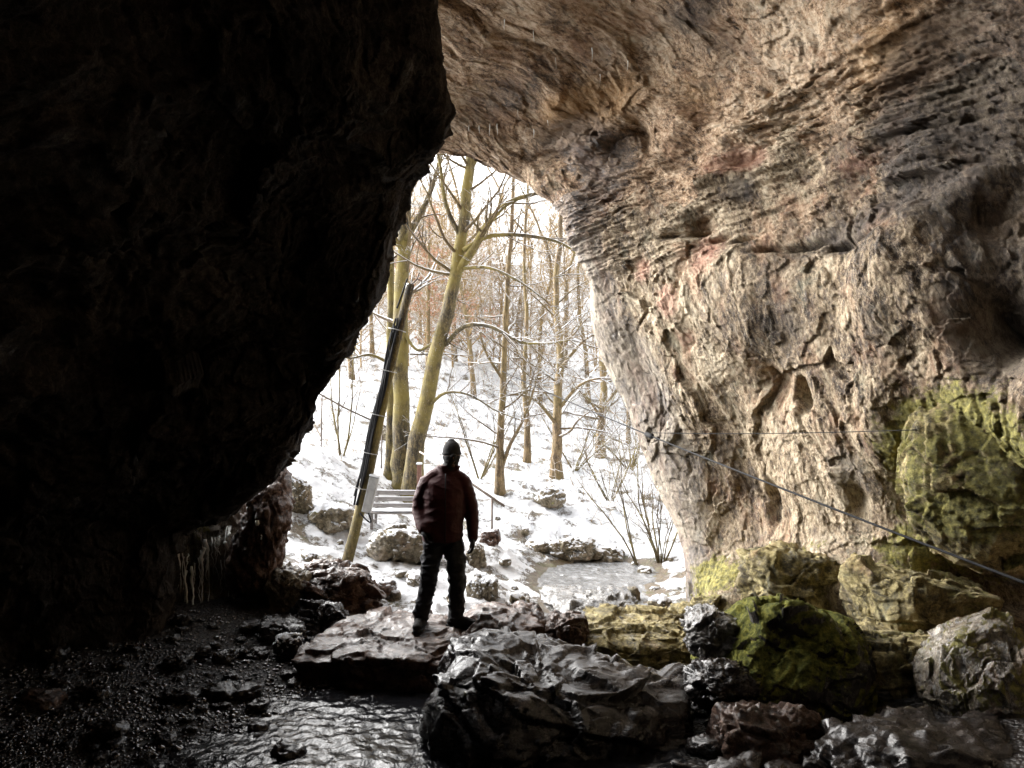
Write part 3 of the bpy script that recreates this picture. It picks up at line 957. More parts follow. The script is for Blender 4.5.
# scattered snowy stones on the bank, each one a thing
pts = [(355, 575), (395, 600), (430, 560), (455, 600), (505, 565), (515, 590), (460, 575), (520, 605), (500, 605), (540, 545), (525, 535), (340, 545), (310, 560), (655, 590), (645, 575), (670, 560), (590, 548), (400, 575), (545, 600), (560, 582), (498, 520), (620, 556), (635, 565), (660, 605), (412, 548)]
rs = np.random.RandomState(5)
protos = []
for i, (px, py) in enumerate(pts):
    (x, y, z), d = ground_hit(px, py)
    if i < 5:
        o = grock('bank_stone', 'stone half covered by snow on the bank outside the cave', M_out, px, py, rs.uniform(10, 20), rs.uniform(7, 12), 300 + i, 1.0, 4, moss=.25)
        protos.append(o)
    else:
        o = protos[i % 5].copy()
        COL.objects.link(o)
        s = rs.uniform(.6, 1.3)
        o.scale = (s, s, s)
        o.location = (x, y, z - .05)
        o.rotation_euler = (0, 0, rs.uniform(0, 6))
    o['group'] = 'snowy stones scattered over the bank'

M_face = rock_mat('dripping flowstone', [(.30, (.03, .026, .018)), (.44, (.13, .115, .08)), (.56, (.30, .27, .2)), (.70, (.5, .47, .4))], wet=.9, stretch=(2.4, 2.4, .35), crust=.5)
# icy rock face under the overhang, and the leaning reddish slab beside it
o = rock('icy_rock_face', 'dark rock face hung with frozen drips under the overhang', 'rock face', M_face, (128, 470, 266, 668), 9.0, 1.3, 223, 7, rz=R(38), blocky=.8, moss=.45, moss_dir=(-.3, -1, 0), snow=.0, power=16)
o = rock('leaning_slab', 'reddish brown slab leaning out from under the dark overhang', 'rock', M_brown, (226, 462, 292, 604), 8.7, .8, 227, 6, blocky=.85, tiltxy=(0, R(22)), strata=.8)

# countable stones lying in the gravel and shallow water
stones = []
for i in range(6):
    v, f, vn = rock_shape((.16, .14, .09), 400 + i, 4, blocky=.7)
    stones.append((v, f))
rs = np.random.RandomState(9)
base = []
k = 0
for i in range(150):
    px, py = rs.uniform(20, 410), rs.uniform(650, 766)
    z = rs.uniform(-.02, .06)
    dd = (CAM_Z - z) / ((py - 440) / FPX)
    x, y, zz = P(px, py, dd)
    h = float(H([x], [y])[0])
    if len(base) < 6:
        v, f = stones[len(base)]
        o = mesh_np('river_stone', v, f, M_wetrock, {'wet': np.ones(len(v))})
        base.append(o)
    else:
        o = base[i % 6].copy()
        COL.objects.link(o)
    s = rs.uniform(.35, .9) * (2.0 if rs.rand() > .85 else 1)
    o.scale = (s * rs.uniform(.8, 1.3), s, s * rs.uniform(.7, 1.1))
    o.rotation_euler = (0, 0, rs.uniform(0, 6.28))
    o.location = (x, y, max(h, -.06) - .015)
    tag(o, 'wet black stone among the gravel of the cave floor', 'stone', 'wet stones on the cave floor')
# rubble between the big foreground rocks
rub = [(706, 735, 1.4), (694, 760, 1.6), (730, 690, .9), (760, 712, 1.1), (872, 708, 1.5), (845, 742, 1.3), (815, 700, 1.2), (790, 735, 1.0), (900, 700, 1.1), (668, 700, .9), (700, 700, 1.0), (640, 640, .8), (660, 760, 1.2),
       (250, 640, 1.2), (240, 655, 1.0), (310, 650, 1.1), (225, 660, 1.4), (200, 660, 1.2), (262, 655, .9), (180, 668, 1.2), (740, 760, 1.8), (780, 765, 1.4), (720, 715, 1.2), (860, 690, 1.0), (715, 752, 1.0)]
for i, (px, py, s) in enumerate(rub):
    dd = (CAM_Z - .12) / ((py - 440) / FPX)
    x, y, zz = P(px, py, dd)
    h = float(H([x], [y])[0])
    o = base[i % 6].copy()
    COL.objects.link(o)
    o.scale = (s * 1.2, s, s)
    o.rotation_euler = (rs.uniform(-.3, .3), rs.uniform(-.3, .3), rs.uniform(0, 6.28))
    o.location = (x, y, max(h - .02, -.05))
    tag(o, 'dark wet lump of rubble between the big rocks', 'stone', 'rubble between the boulders')

# gravel: a dense bed nobody could count
def build_gravel():
    rs = np.random.RandomState(3)
    u, f = ico(2)
    shp = []
    for i in range(8):
        r = 1 + .28 * fbm(u * 1.1 + i * 9, 2, i)
        shp.append(u * r[:, None] * np.array([1, .8, .55]))
    V, F, n = [], [], 0
    N = 16000
    px = rs.uniform(-60, 430, N)
    py = 640 + 170 * rs.beta(1.1, 1.2, N)
    dd = (CAM_Z) / ((py - 440) / FPX)
    X = (px - 512) / FPX * dd
    Y = dd * CP - (384 - py) / FPX * dd * SP
    h = H(X, Y)
    dens = smooth(h + .05 * fbm(np.stack([X, Y, X * 0], 1) * 2.5, 3, 77), -.085, .0)
    for i in range(N):
        if rs.rand() > dens[i] or h[i] > .5: continue
        s = .006 + .055 * rs.beta(.8, 7.0)
        a = rs.uniform(0, 6.28)
        ca, sa = math.cos(a), math.sin(a)
        v = shp[i % 8] * s
        v = np.stack([v[:, 0] * ca - v[:, 1] * sa, v[:, 0] * sa + v[:, 1] * ca, v[:, 2]], 1)
        tx, ty = rs.uniform(-.35, .35, 2)
        v[:, 2] += v[:, 0] * tx + v[:, 1] * ty
        V.append(v + np.array([X[i], Y[i], h[i] + s * .25]))
        F.append(f + n)
        n += len(u)
    s = NT('wet black pebbles')
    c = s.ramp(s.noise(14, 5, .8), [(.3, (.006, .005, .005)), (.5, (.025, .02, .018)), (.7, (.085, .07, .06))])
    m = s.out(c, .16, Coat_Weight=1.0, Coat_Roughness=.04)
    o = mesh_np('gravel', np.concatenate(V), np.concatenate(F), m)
    tag(o, kind='stuff')


build_gravel()

# ------------------------------------------------------------------ ice
s = NT('ice')
M_ice = s.out((.84, .85, .80), .14, s.bump(s.noise(45, 4, .6), .006), IOR=1.31, Coat_Weight=1.0)


def icicle(pts, r0, name, label, group, seed):
    mb = MB()
    mb.tube(pts, r0, 8, wob=.18, seed=seed)
    o = mb.build(name, M_ice, shade=True, origin=pts[0])
    return tag(o, label, 'icicle', group)


rs = np.random.RandomState(21)
dr = []
for i in range(42):
    x = 164 + 98 * (i + rs.rand()) / 42
    top = 556 - 40 * (x - 164) / 98 + rs.uniform(-6, 30)
    dr.append((x, top, min(648, top + rs.choice([22, 35, 60, 90, 110]) * rs.uniform(.7, 1.2))))
_face = [o for o in scene.objects if o.name == 'icy_rock_face'][0]
_fc = np.array([v.co[:] for v in _face.data.vertices]) + np.array(_face.location)
_fx, _fy, _fd = proj(_fc)


def face_point(x, y):
    k = np.nonzero(np.hypot(_fx - x, _fy - y) < 5)[0]
    if not len(k): return None
    return float(_fd[k].min())


for i, (x, y0, y1) in enumerate(dr):
    n = 16
    t = np.linspace(0, 1, n)
    ys = y0 + (y1 - y0) * t
    xs = x + np.cumsum(rs.uniform(-1.2, 1.2, n)) * 1.1
    ds = []
    for a, b in zip(xs, ys):
        q = face_point(a, b)
        ds.append(q if q is not None else (ds[-1] if ds else 8.4))
    ds = np.array(ds)
    ds = np.convolve(np.pad(ds, 1, mode='edge'), [.25, .5, .25], 'valid') - .012
    pts = np.array([P(a, b, c) for a, b, c in zip(xs, ys, ds)])
    r = (.005 + .018 * rs.rand() ** 2) * (1 - .75 * t) * (1 + .3 * np.sin(t * 13 + i) + .25 * rs.uniform(-1, 1, n))
    icicle(pts, np.maximum(r, .003), 'frozen_drip', 'thin column of ice running down the rock face under the overhang', 'frozen drips on the rock face', i)


def wall_point(px, py):
    g = WALL[200:560]
    a, b, d = proj(g)
    e = (a - px) ** 2 + (b - py) ** 2
    k = np.unravel_index(np.argmin(e), e.shape)
    return g[k]


for i, (x, y, l) in enumerate([(470, 132, 10), (490, 140, 12), (448, 128, 14), (478, 150, 16), (497, 150, 10), (512, 163, 9), (528, 160, 12), (505, 20, 24), (522, 22, 22), (534, 30, 16), (556, 58, 22), (561, 62, 16), (592, 48, 18), (470, 150, 8), (540, 75, 12), (518, 110, 9), (548, 120, 9), (460, 100, 9), (600, 75, 9), (628, 62, 10)]):
    w = wall_point(x, y)
    if i % 3 == 2: continue
    L = l * .0085 * (.6 + .8 * ((i * 5) % 7) / 6)
    t = np.linspace(0, 1, 6)
    pts = np.array([[w[0] + .004 * math.sin(q * 5 + i), w[1], w[2] + .03 - (L + .03) * q] for q in t])
    icicle(pts, (.005 + .005 * ((i * 7) % 5) / 4) * (1 - .85 * t), 'icicle', 'small icicle hanging from the cave ceiling', 'icicles under the cave ceiling', i + 50)
# ------------------------------------------------------------------ light
SUN_EL, SUN_AZ = R(26), R(-58)
w = bpy.data.worlds.new('World')
scene.world = w
w.use_nodes = True
nt = w.node_tree
bg = nt.nodes['Background']
sky = nt.nodes.new('ShaderNodeTexSky')
sky.sky_type = 'NISHITA'
sky.sun_disc = False
sky.sun_elevation = SUN_EL
sky.sun_rotation = SUN_AZ % (2 * PI)
sky.dust_density = 4.0
sky.air_density = 1.0
hs = nt.nodes.new('ShaderNodeHueSaturation')
hs.inputs['Saturation'].default_value = .12
nt.links.new(sky.outputs[0], hs.inputs['Color'])
nt.links.new(hs.outputs[0], bg.inputs['Color'])
bg.inputs['Strength'].default_value = .15
sl = bpy.data.lights.new('sun', 'SUN')
sl.energy = 1.7
sl.angle = R(95)
sl.color = (1, .97, .93)
so = bpy.data.objects.new('sun', sl)
COL.objects.link(so)
so.rotation_euler = Vector((-math.sin(SUN_AZ) * math.cos(SUN_EL), -math.cos(SUN_AZ) * math.cos(SUN_EL), -math.sin(SUN_EL))).to_track_quat('-Z', 'Y').to_euler()
so.location = (-20, 20, 20)
vs = scene.view_settings
vs.view_transform = 'Standard'
vs.look = 'None'
vs.gamma = 1.0
vs.use_curve_mapping = False
vs.exposure = 2.55
cy = scene.cycles
cy.use_denoising = True
cy.use_adaptive_sampling = True
cy.adaptive_threshold = .01
cy.max_bounces = 8
cy.diffuse_bounces = 7
cy.glossy_bounces = 3
cy.transmission_bounces = 4
cy.caustics_reflective = False
cy.caustics_refractive = False
cy.sample_clamp_indirect = 15.0
# ------------------------------------------------------------------ trees
def bark(name, c1, c2, moss=.0, snow=.5):
    s = NT(name)
    n = s.noise(6, 7, .75, .4, s.mapping((2.2, 2.2, .6)))
    n2 = s.noise(28, 7, .8, .3, s.mapping((1.8, 1.8, .5)))
    n = s.math('ADD', s.math('MULTIPLY', n, .5), s.math('MULTIPLY', n2, .5))
    col = s.ramp(n, [(.42, tuple(x * .5 for x in c1)), (.48, c1), (.58, c2)])
    col = s.mix(s.math('MULTIPLY', s.step(s.noise(1.1, 4, .6), .40, .62), moss), col, (.24, .19, .045))
    sp = s.step(s.noise(30, 5, .8), .60, .70)
    col = s.mix(s.math('MULTIPLY', sp, .6), col, (.70, .70, .70))
    z = s.math('ADD', s.normal_z(), s.math('MULTIPLY', s.math('SUBTRACT', s.noise(8, 5, .7), .5), .9))
    f = s.step(z, .62 - .3 * snow, .72 - .3 * snow)
    col = s.mix(f, col, (.80, .82, .85))
    return s.out(col, .85, s.bump(n, .05))


M_barkA = bark('mossy yellow bark', (.045, .035, .018), (.20, .15, .07), .8, .0)
M_barkB = bark('brown bark', (.11, .075, .04), (.30, .21, .11), .3, .1)
M_twig = bark('snowy twigs', (.09, .06, .03), (.19, .13, .065), .2, .8)
M_far = bark('far brown twigs', (.24, .155, .06), (.40, .27, .11), .1, .25)


def ell(rs, d, amt):
    v = np.array(d) + rs.normal(size=3) * amt
    return v / np.linalg.norm(v)


def branch(mb, p, d, L, r, lvl, mx, rs, rmin, dens=(2.2, 4.0, 6.0), up=.05):
    n = (9, 6, 4, 3)[min(lvl, 3)]
    pts = [np.array(p, dtype=float)]
    d = np.array(d, dtype=float)
    for i in range(n):
        d = ell(rs, d, (.10, .14, .17, .15)[min(lvl, 3)])
        d[2] += up
        d /= np.linalg.norm(d)
        pts.append(pts[-1] + d * L / n)
    pts = np.array(pts)
    t = np.linspace(0, 1, n + 1)
    rad = np.maximum(r * (1 - .8 * t), rmin * .8)
    mb.tube(pts, rad, (6, 5, 3, 3)[min(lvl, 3)], cap=False)
    if lvl < mx:
        kids = max(2, int(L * dens[min(lvl, 2)]))
        for k in range(kids):
            tt = rs.uniform(.15, 1) ** .8
            i = min(int(tt * n), n - 1)
            q = pts[i] + (pts[i + 1] - pts[i]) * (tt * n - i)
            ax = pts[i + 1] - pts[i]
            ax /= np.linalg.norm(ax)
            side = np.cross(ax, rs.normal(size=3))
            side /= np.linalg.norm(side)
            a = rs.uniform(.5, 1.05)
            dd = ax * math.cos(a) + side * math.sin(a)
            branch(mb, q, dd, L * rs.uniform(.25, .55) * (1 - .35 * tt), max(rmin, rad[i] * .55), lvl + 1, mx, rs, rmin, dens, up)


def path(pts, n=24):
    C = np.array(pts, dtype=float)
    return cr_weights(len(C), np.linspace(0, len(C) - 1, n)) @ C


def tree(name, label, cat, base, trunk_pts, r0, seed, limbs, mat, auto=14, group=None, rmin=.0055, crown_from=.3, L0=3.0, mx=3, topr=.35, tw=None, dens=(2.2, 3.4, 4.2), up=.05):
    """trunk through trunk_pts (world), given limbs [(pts, r)], plus auto limbs"""
    rs = np.random.RandomState(seed)
    base = np.array(base, dtype=float)
    t = thing(name, label, cat, tuple(base), 0, group)
    mt, mc = MB(), MB()
    pts = path(trunk_pts)
    n = len(pts)
    h = np.linspace(0, 1, n)
    rad = r0 * (1 - (1 - topr) * h) * (1 + .5 * np.exp(-h * 14))
    pts[1:-1] += rs.normal(size=(n - 2, 3)) * r0 * .08
    mt.tube(pts, rad, 12, wob=.07, seed=seed)
    for lp, r in limbs:
        q = path(lp, 16)
        tt = np.linspace(0, 1, 16)
        rr = r * (1 - .75 * tt)
        mt.tube(q, rr, 8, wob=.05, seed=seed)
        L = np.linalg.norm(np.diff(q, axis=0), axis=1).sum()
        for k in range(int(L * 3.2) + 2):
            i = rs.randint(3, 15)
            ax = q[i] - q[i - 1]
            ax /= np.linalg.norm(ax)
            side = np.cross(ax, rs.normal(size=3))
            side /= np.linalg.norm(side)
            a = rs.uniform(.4, 1.0)
            branch(mc, q[i], ax * math.cos(a) + side * math.sin(a), rs.uniform(.7, 1.7) * min(1, L / 3), max(rmin, rr[i] * .4), 1, mx, rs, rmin, dens, up * .5)
        branch(mc, q[-1], q[-1] - q[-2], L * .35, rr[-1], 1, mx, rs, rmin, dens, up)
    for k in range(auto):
        tt = crown_from + (1 - crown_from) * (k + rs.rand()) / auto
        i = min(int(tt * (n - 1)), n - 2)
        a = rs.uniform(0, 2 * PI)
        el = rs.uniform(.0, .8)
        d = np.array([math.cos(a) * math.cos(el), math.sin(a) * math.cos(el), math.sin(el)])
        branch(mc, pts[i], d, L0 * rs.uniform(.6, 1.2) * (1.1 - .6 * tt), max(rmin, rad[i] * .32), 0, mx, rs, rmin, dens, up)
    mt.build('trunk', mat, t, shade=True, origin=None)
    mc.build('crown', tw or M_twig, t, shade=True)
    for c in t.children:
        me = c.data
        co = np.empty(len(me.vertices) * 3, dtype=np.float32)
        me.vertices.foreach_get('co', co)
        co = co.reshape(-1, 3) - base.astype(np.float32)
        me.vertices.foreach_set('co', co.ravel())
        me.update()
    return t


def gz(px, py, d):
    """trunk foot: on the ground beneath the point seen at (px,py) at about d"""
    x, y, z = P(px, py, d)
    return (x, y, float(H([x], [y])[0]) - .1)


b = gz(403, 490, 17)
tree('bare_tree', 'tall straight mossy tree with snowy twigs right behind the leaning pole', 'tree', b,
     [b, P(402, 440, 17), P(400, 360, 17.1), P(402, 280, 17.2), P(406, 200, 17.3), P(408, 120, 17.4), P(412, 0, 17.6), P(420, -120, 18)], .21, 3,
     [([P(403, 250, 17.2), P(385, 225, 17), P(372, 190, 16.8), P(350, 150, 16.6)], .07), ([P(405, 240, 17.2), P(425, 205, 17.0), P(440, 160, 16.8), P(455, 90, 16.6)], .08),
      ([P(402, 330, 17.1), P(418, 350, 16.9), P(440, 340, 16.6), P(462, 350, 16.3)], .045), ([P(400, 370, 17), P(372, 355, 16.6), P(350, 358, 16.2), P(325, 352, 15.8)], .04)], M_barkA, auto=22, crown_from=.35, L0=2.6)
b = gz(389, 487, 17.4)
tree('slim_tree', 'slim mossy tree growing close beside the tall straight tree', 'tree', b,
     [b, P(391, 430, 17.4), P(390, 340, 17.5), P(391, 250, 17.6), P(388, 180, 17.6), P(380, 60, 17.7), P(376, -60, 17.8)], .11, 4,
     [([P(391, 270, 17.5), P(380, 240, 17.2), P(365, 225, 17), P(350, 200, 17)], .05)], M_barkA, auto=16, crown_from=.3, L0=2.2)
b = gz(412, 490, 16.6)
tree('leaning_tree', 'leaning forked mossy tree with long snowy boughs above the person', 'tree', b,
     [b, P(416, 450, 16.6), P(428, 395, 16.5), P(440, 340, 16.4), P(452, 290, 16.3), P(461, 240, 16.3), P(467, 185, 16.2), P(474, 120, 16.2), P(480, 20, 16.2), P(484, -100, 16.2)], .19, 5,
     [([P(455, 275, 16.3), P(474, 248, 16.1), P(487, 225, 15.9), P(508, 203, 15.7), P(540, 192, 15.5), P(575, 178, 15.3)], .10),
      ([P(464, 250, 16.2), P(490, 236, 15.9), P(530, 236, 15.6), P(565, 245, 15.3), P(592, 268, 15.0)], .06),
      ([P(464, 268, 16.2), P(490, 268, 15.8), P(520, 282, 15.4), P(545, 300, 15.1)], .045),
      ([P(445, 345, 16.4), P(465, 326, 16.1), P(492, 327, 15.8), P(520, 342, 15.5), P(548, 343, 15.2), P(570, 340, 15)], .055),
      ([P(425, 410, 16.5), P(445, 393, 16.2), P(470, 395, 15.9), P(495, 410, 15.6), P(520, 420, 15.4)], .04),
      ([P(462, 240, 16.3), P(446, 205, 16.2), P(440, 165, 16.1), P(430, 120, 16)], .06),
      ([P(470, 170, 16.2), P(490, 130, 16), P(500, 80, 15.8)], .06)], M_barkA, auto=16, crown_from=.45, L0=3.0)
b = gz(500, 495, 17.2)
tree('forked_tree', 'slender brown tree forking near its foot behind the snowy slope boulder', 'tree', b,
     [b, P(500, 450, 17.2), P(502, 400, 17.2), P(505, 340, 17.3), P(508, 280, 17.4), P(512, 220, 17.5), P(514, 150, 17.6)], .095, 6,
     [([P(501, 470, 17.2), P(510, 445, 17.1), P(523, 420, 17), P(535, 385, 16.9), P(545, 340, 16.8)], .05), ([P(503, 380, 17.2), P(485, 350, 17), P(475, 310, 16.9)], .04)], M_barkB, auto=18, crown_from=.2, L0=2.2, up=.02)
b = gz(527, 458, 21)
tree('thin_tree', 'thin brown tree between the slender forked tree and the thicker brown tree', 'tree', b,
     [b, P(527, 420, 21), P(524, 380, 21), P(527, 320, 21), P(524, 260, 21.2), P(528, 180, 21.4)], .09, 7, [], M_barkB, auto=18, crown_from=.2, L0=2.4, up=.02)
b = gz(556, 476, 20)
tree('brown_tree', 'brown tree with low spreading snowy boughs above the lone round boulder', 'tree', b,
     [b, P(557, 440, 20), P(558, 400, 20), P(560, 350, 20.1), P(556, 300, 20.2), P(560, 240, 20.3), P(564, 160, 20.4)], .14, 8,
     [([P(558, 410, 20), P(580, 385, 19.6), P(605, 378, 19.2), P(630, 385, 19)], .05), ([P(557, 425, 20), P(535, 400, 19.6), P(510, 395, 19.3), P(485, 405, 19)], .05),
      ([P(559, 370, 20), P(585, 340, 19.8), P(610, 330, 19.5)], .05)], M_barkB, auto=20, crown_from=.18, L0=2.8, up=.0)
b = gz(600, 458, 24)
tree('slope_tree', 'brown tree highest on the slope close to the cave edge', 'tree', b,
     [b, P(601, 430, 24), P(604, 390, 24), P(602, 340, 24), P(606, 280, 24), P(604, 210, 24)], .15, 9,
     [([P(602, 420, 24), P(585, 395, 23.6), P(565, 385, 23.2)], .05), ([P(603, 410, 24), P(625, 380, 23.6), P(650, 370, 23.4)], .05)], M_barkB, auto=20, crown_from=.18, L0=3.0, up=.0)

# more trees up the slope, each with its own place
mid = [(352, 395, 28), (372, 372, 33), (474, 392, 29), (540, 385, 33), (588, 388, 33), (628, 420, 27), (515, 365, 38), (455, 365, 36), (420, 355, 38), (565, 365, 38)]
protos_t = []
for i, (px, py, d) in enumerate(mid):
    b = np.array(gz(px, py, d))
    if i < 4:
        r2 = np.random.RandomState(50 + i)
        tp = [b + np.array([r2.uniform(-.25, .25) * k, r2.uniform(-.2, .2) * k, 1.9 * k]) for k in range(6)]
        tp[0] = b
        t = tree('woodland_tree', 'bare brown woodland tree standing up the snowy slope', 'tree', b, tp, .09, 60 + i, [], M_barkB, auto=26, crown_from=.12, L0=2.6, rmin=.009, up=.03, tw=M_far, dens=(2, 3, 3))
        protos_t.append(t)
    else:
        s = protos_t[i % 4]
        t = s.copy()
        COL.objects.link(t)
        for c in s.children:
            cc = c.copy()
            COL.objects.link(cc)
            cc.parent = t
        t.location = b
        t.rotation_euler = (0, 0, i * 1.7)
        k = .85 + .3 * ((i * 7) % 5) / 4
        t.scale = (k, k, k * 1.05)
    t['group'] = 'bare woodland trees up the slope'


# the far wood: it reads as one mass
def far_wood():
    rs = np.random.RandomState(77)
    pr = []
    for i in range(4):
        mb = MB()
        pts = np.array([[rs.uniform(-.15, .15) * k, rs.uniform(-.15, .15) * k, 1.8 * k] for k in range(7)], dtype=float)
        mb.tube(path(pts, 8), np.linspace(.06, .02, 8), 5, cap=False)
        for k in range(46):
            z = rs.uniform(.6, 10.8)
            a = rs.uniform(0, 2 * PI)
            el = rs.uniform(.1, .9)
            branch(mb, (0, 0, z), (math.cos(a) * math.cos(el), math.sin(a) * math.cos(el), math.sin(el)), rs.uniform(1.4, 3.2) * (1.15 - z / 16), .035, 1, 2, rs, .012, (1.5, 4.2, 3.0), .04)
        v = np.concatenate(mb.v)
        q = np.concatenate(mb.f4)
        pr.append((v, q))
    V, F, n = [], [], 0
    for i in range(210):
        y = 31 + 45 * (i / 210) + rs.uniform(-1.5, 1.5)
        x = rs.uniform(-.30, .26) * y + rs.uniform(-1, 1)
        z = float(H([x], [y])[0]) - .2
        v, f = pr[i % 4]
        a = rs.uniform(0, 2 * PI)
        s = rs.uniform(.50, .80)
        w = np.stack([v[:, 0] * math.cos(a) - v[:, 1] * math.sin(a), v[:, 0] * math.sin(a) + v[:, 1] * math.cos(a), v[:, 2]], 1) * s
        V.append(w + np.array([x, y, z]))
        F.append(f + n)
        n += len(v)
    o = mesh_np('far_wood', np.concatenate(V), np.concatenate(F), M_far)
    tag(o, kind='stuff')


far_wood()


# beech that keeps its reddish dead leaves
def leafy(px, py, d, Hh, seed, label):
    rs = np.random.RandomState(seed)
    b = np.array(gz(px, py, d))
    tp = [b + np.array([0, 0, Hh * k / 4]) for k in range(5)]
    t = tree('beech_tree', label, 'tree', b, tp, .1, seed, [], M_barkB, auto=24, crown_from=.15, L0=2.3, rmin=.009, tw=M_far)
    c = [o for o in t.children if o.name.startswith('crown')][0]
    co = np.empty(len(c.data.vertices) * 3, dtype=np.float32)
    c.data.vertices.foreach_get('co', co)
    co = co.reshape(-1, 3)
    pick = co[rs.randint(0, len(co), 2600)] + rs.normal(size=(2600, 3)) * .07
    a, bb = rs.normal(size=(2600, 3)), rs.normal(size=(2600, 3))
    a /= np.linalg.norm(a, axis=1)[:, None]
    bb = np.cross(a, bb)
    bb /= np.linalg.norm(bb, axis=1)[:, None]
    s = rs.uniform(.02, .04, (2600, 1))
    v = np.stack([pick - a * s * 1.4, pick + bb * s, pick + a * s * 1.4, pick - bb * s], 1).reshape(-1, 3)
    f = np.arange(2600 * 4).reshape(-1, 4)
    m = NT('dead beech leaves')
    mesh_np('foliage', v, f, m.out(m.ramp(m.noise(3, 3), [(.35, (.30, .14, .08)), (.65, (.50, .30, .19))]), .8), shade=False, parent=t)


leafy(428, 372, 30, 6.5, 91, 'beech keeping reddish dead leaves behind the tall straight tree')
leafy(470, 362, 38, 5.5, 92, 'paler beech with reddish dead leaves farther up the slope')


# bare shrubs and saplings
def shrub(name, label, px, py, stems, hgt, seed, r=.02, spread=.5, lean=0.0, rmin=.004, nmx=2, group=None):
    rs = np.random.RandomState(seed)
    (x, y, z), d = ground_hit(px, py)
    t = thing(name, label, 'shrub', (x, y, z - .05), 0, group)
    ms, mc = MB(), MB()
    for k in range(stems):
        a = rs.uniform(0, 2 * PI)
        dr = np.array([math.cos(a) * spread + lean, math.sin(a) * spread, 1.0])
        dr /= np.linalg.norm(dr)
        L = hgt * rs.uniform(.6, 1.1)
        pts = [np.array([math.cos(a) * .05, math.sin(a) * .05, 0])]
        for i in range(7):
            dr = ell(rs, dr, .09)
            pts.append(pts[-1] + dr * L / 7)
        q = np.array(pts)
        rr = r * (1 - .7 * np.linspace(0, 1, 8)) * rs.uniform(.6, 1.2)
        ms.tube(q, rr, 6)
        for j in range(10):
            i = rs.randint(2, 8)
            branch(mc, q[i], ell(rs, q[i] - q[i - 1] + 0, .02) * 1.0 + rs.normal(size=3) * .5, L * rs.uniform(.2, .45), rr[min(i, 7)] * .5, 1, nmx, rs, rmin, (3, 5, 5), .03)
    ms.build('stem', M_barkA, t, shade=True)
    mc.build('crown', M_twig, t, shade=True)
    return t


shrub('bare_shrub', 'many stemmed bare shrub leaning against the foot of the cave wall', 661, 562, 11, 2.1, 101, .016, .42, .05)
shrub('bare_shrub', 'slim bare shrub with pale snowy stem beside the many stemmed shrub', 640, 566, 3, 2.3, 102, .016, .22, -.22)
shrub('bare_shrub', 'low twiggy shrub on the snow between slope boulder and cave edge', 610, 500, 7, 1.9, 103, .02, .6, -.1)
shrub('bare_shrub', 'tall twiggy shrub on the far slope left of the pole', 342, 455, 5, 3.0, 104, .025, .35, .1)
shrub('bare_shrub', 'bare arching shrub behind the person near the handrail', 480, 478, 6, 2.6, 105, .022, .5, .1)
shrub('bare_shrub', 'bare shrub around the foot of the brown tree on the slope', 575, 470, 8, 2.8, 106, .022, .6, .1)
shrub('bare_shrub', 'wide bare shrub high on the slope close to cave edge', 630, 470, 8, 3.0, 107, .024, .6, -.1)
# brambles in the far slope, a loose mass
mb = MB()
rs = np.random.RandomState(12)
for i in range(420):
    y = rs.uniform(16, 34)
    x = rs.uniform(-.26, .26) * y
    z = float(H([x], [y])[0])
    if y < 19 and abs(x + 1) < 2.5: continue
    a = rs.uniform(0, 2 * PI)
    branch(mb, (x, y, z - .03), (math.cos(a) * .6, math.sin(a) * .6, .8), rs.uniform(.5, 1.3), .008, 2, 3, rs, .005, (2, 3, 4), .02)
tag(mb.build('undergrowth', M_far, shade=True), kind='stuff')

# ------------------------------------------------------------------ leaning pole with its cables and box
s = NT('black rubber')
M_black = s.out((.012, .012, .013), .8, Specular_IOR_Level=.2)
s = NT('weathered grey wood')
n = s.noise(5, 7, .75, .5, s.mapping((1, 8, 8)))
M_wood = s.out(s.ramp(n, [(.35, (.13, .12, .115)), (.65, (.30, .28, .265))]), .8, s.bump(n, .006))
s = NT('grey painted steel')
M_steel = s.out(s.ramp(s.noise(12, 5, .7), [(.3, (.26, .26, .25)), (.7, (.42, .42, .41))]), .5)
s = NT('rusty steel')
M_rust = s.out(s.ramp(s.noise(20, 6, .7), [(.3, (.06, .04, .03)), (.7, (.16, .12, .09))]), .6)
s = NT('fresh snow')
M_cap = s.out((.80, .82, .86), .55, s.bump(s.noise(25, 5, .7), .01))

(bx, by, bz), bd = ground_hit(344, 558)
base = np.array([bx, by, bz - .25])
top = np.array(P(411, 284, bd))
pole = thing('leaning_pole', 'leaning wooden pole with black cables and a grey box, in the snow', 'pole', tuple(base))
axis = top - base
mb = MB()
tt = np.linspace(0, 1, 16)
mb.tube(axis[None] * tt[:, None] + np.array([[.02 * math.sin(q * 6), 0, 0] for q in tt]), (.080 - .022 * tt), 14, wob=.05, seed=3)
mb.build('post', M_barkA, pole, shade=True)
side = np.array([-.95, -.3, .25])
for k in range(7):
    o1 = np.array([-.02 - .013 * k, -.085 + .008 * k - .01 * (k % 2), 0])
    t0, t1 = .24 + .03 * (k % 4), .88 - .025 * (k % 3)
    q = np.linspace(t0, t1, 14)
    pts = axis[None] * q[:, None] + o1 + np.array([[.015 * math.sin(u * 22 + k), -.012 * math.cos(u * 17 + k), 0] for u in q])
    m = MB()
    m.tube(pts, .011 if k % 2 else .015, 7)
    m.build('cable', M_black, pole, shade=True)
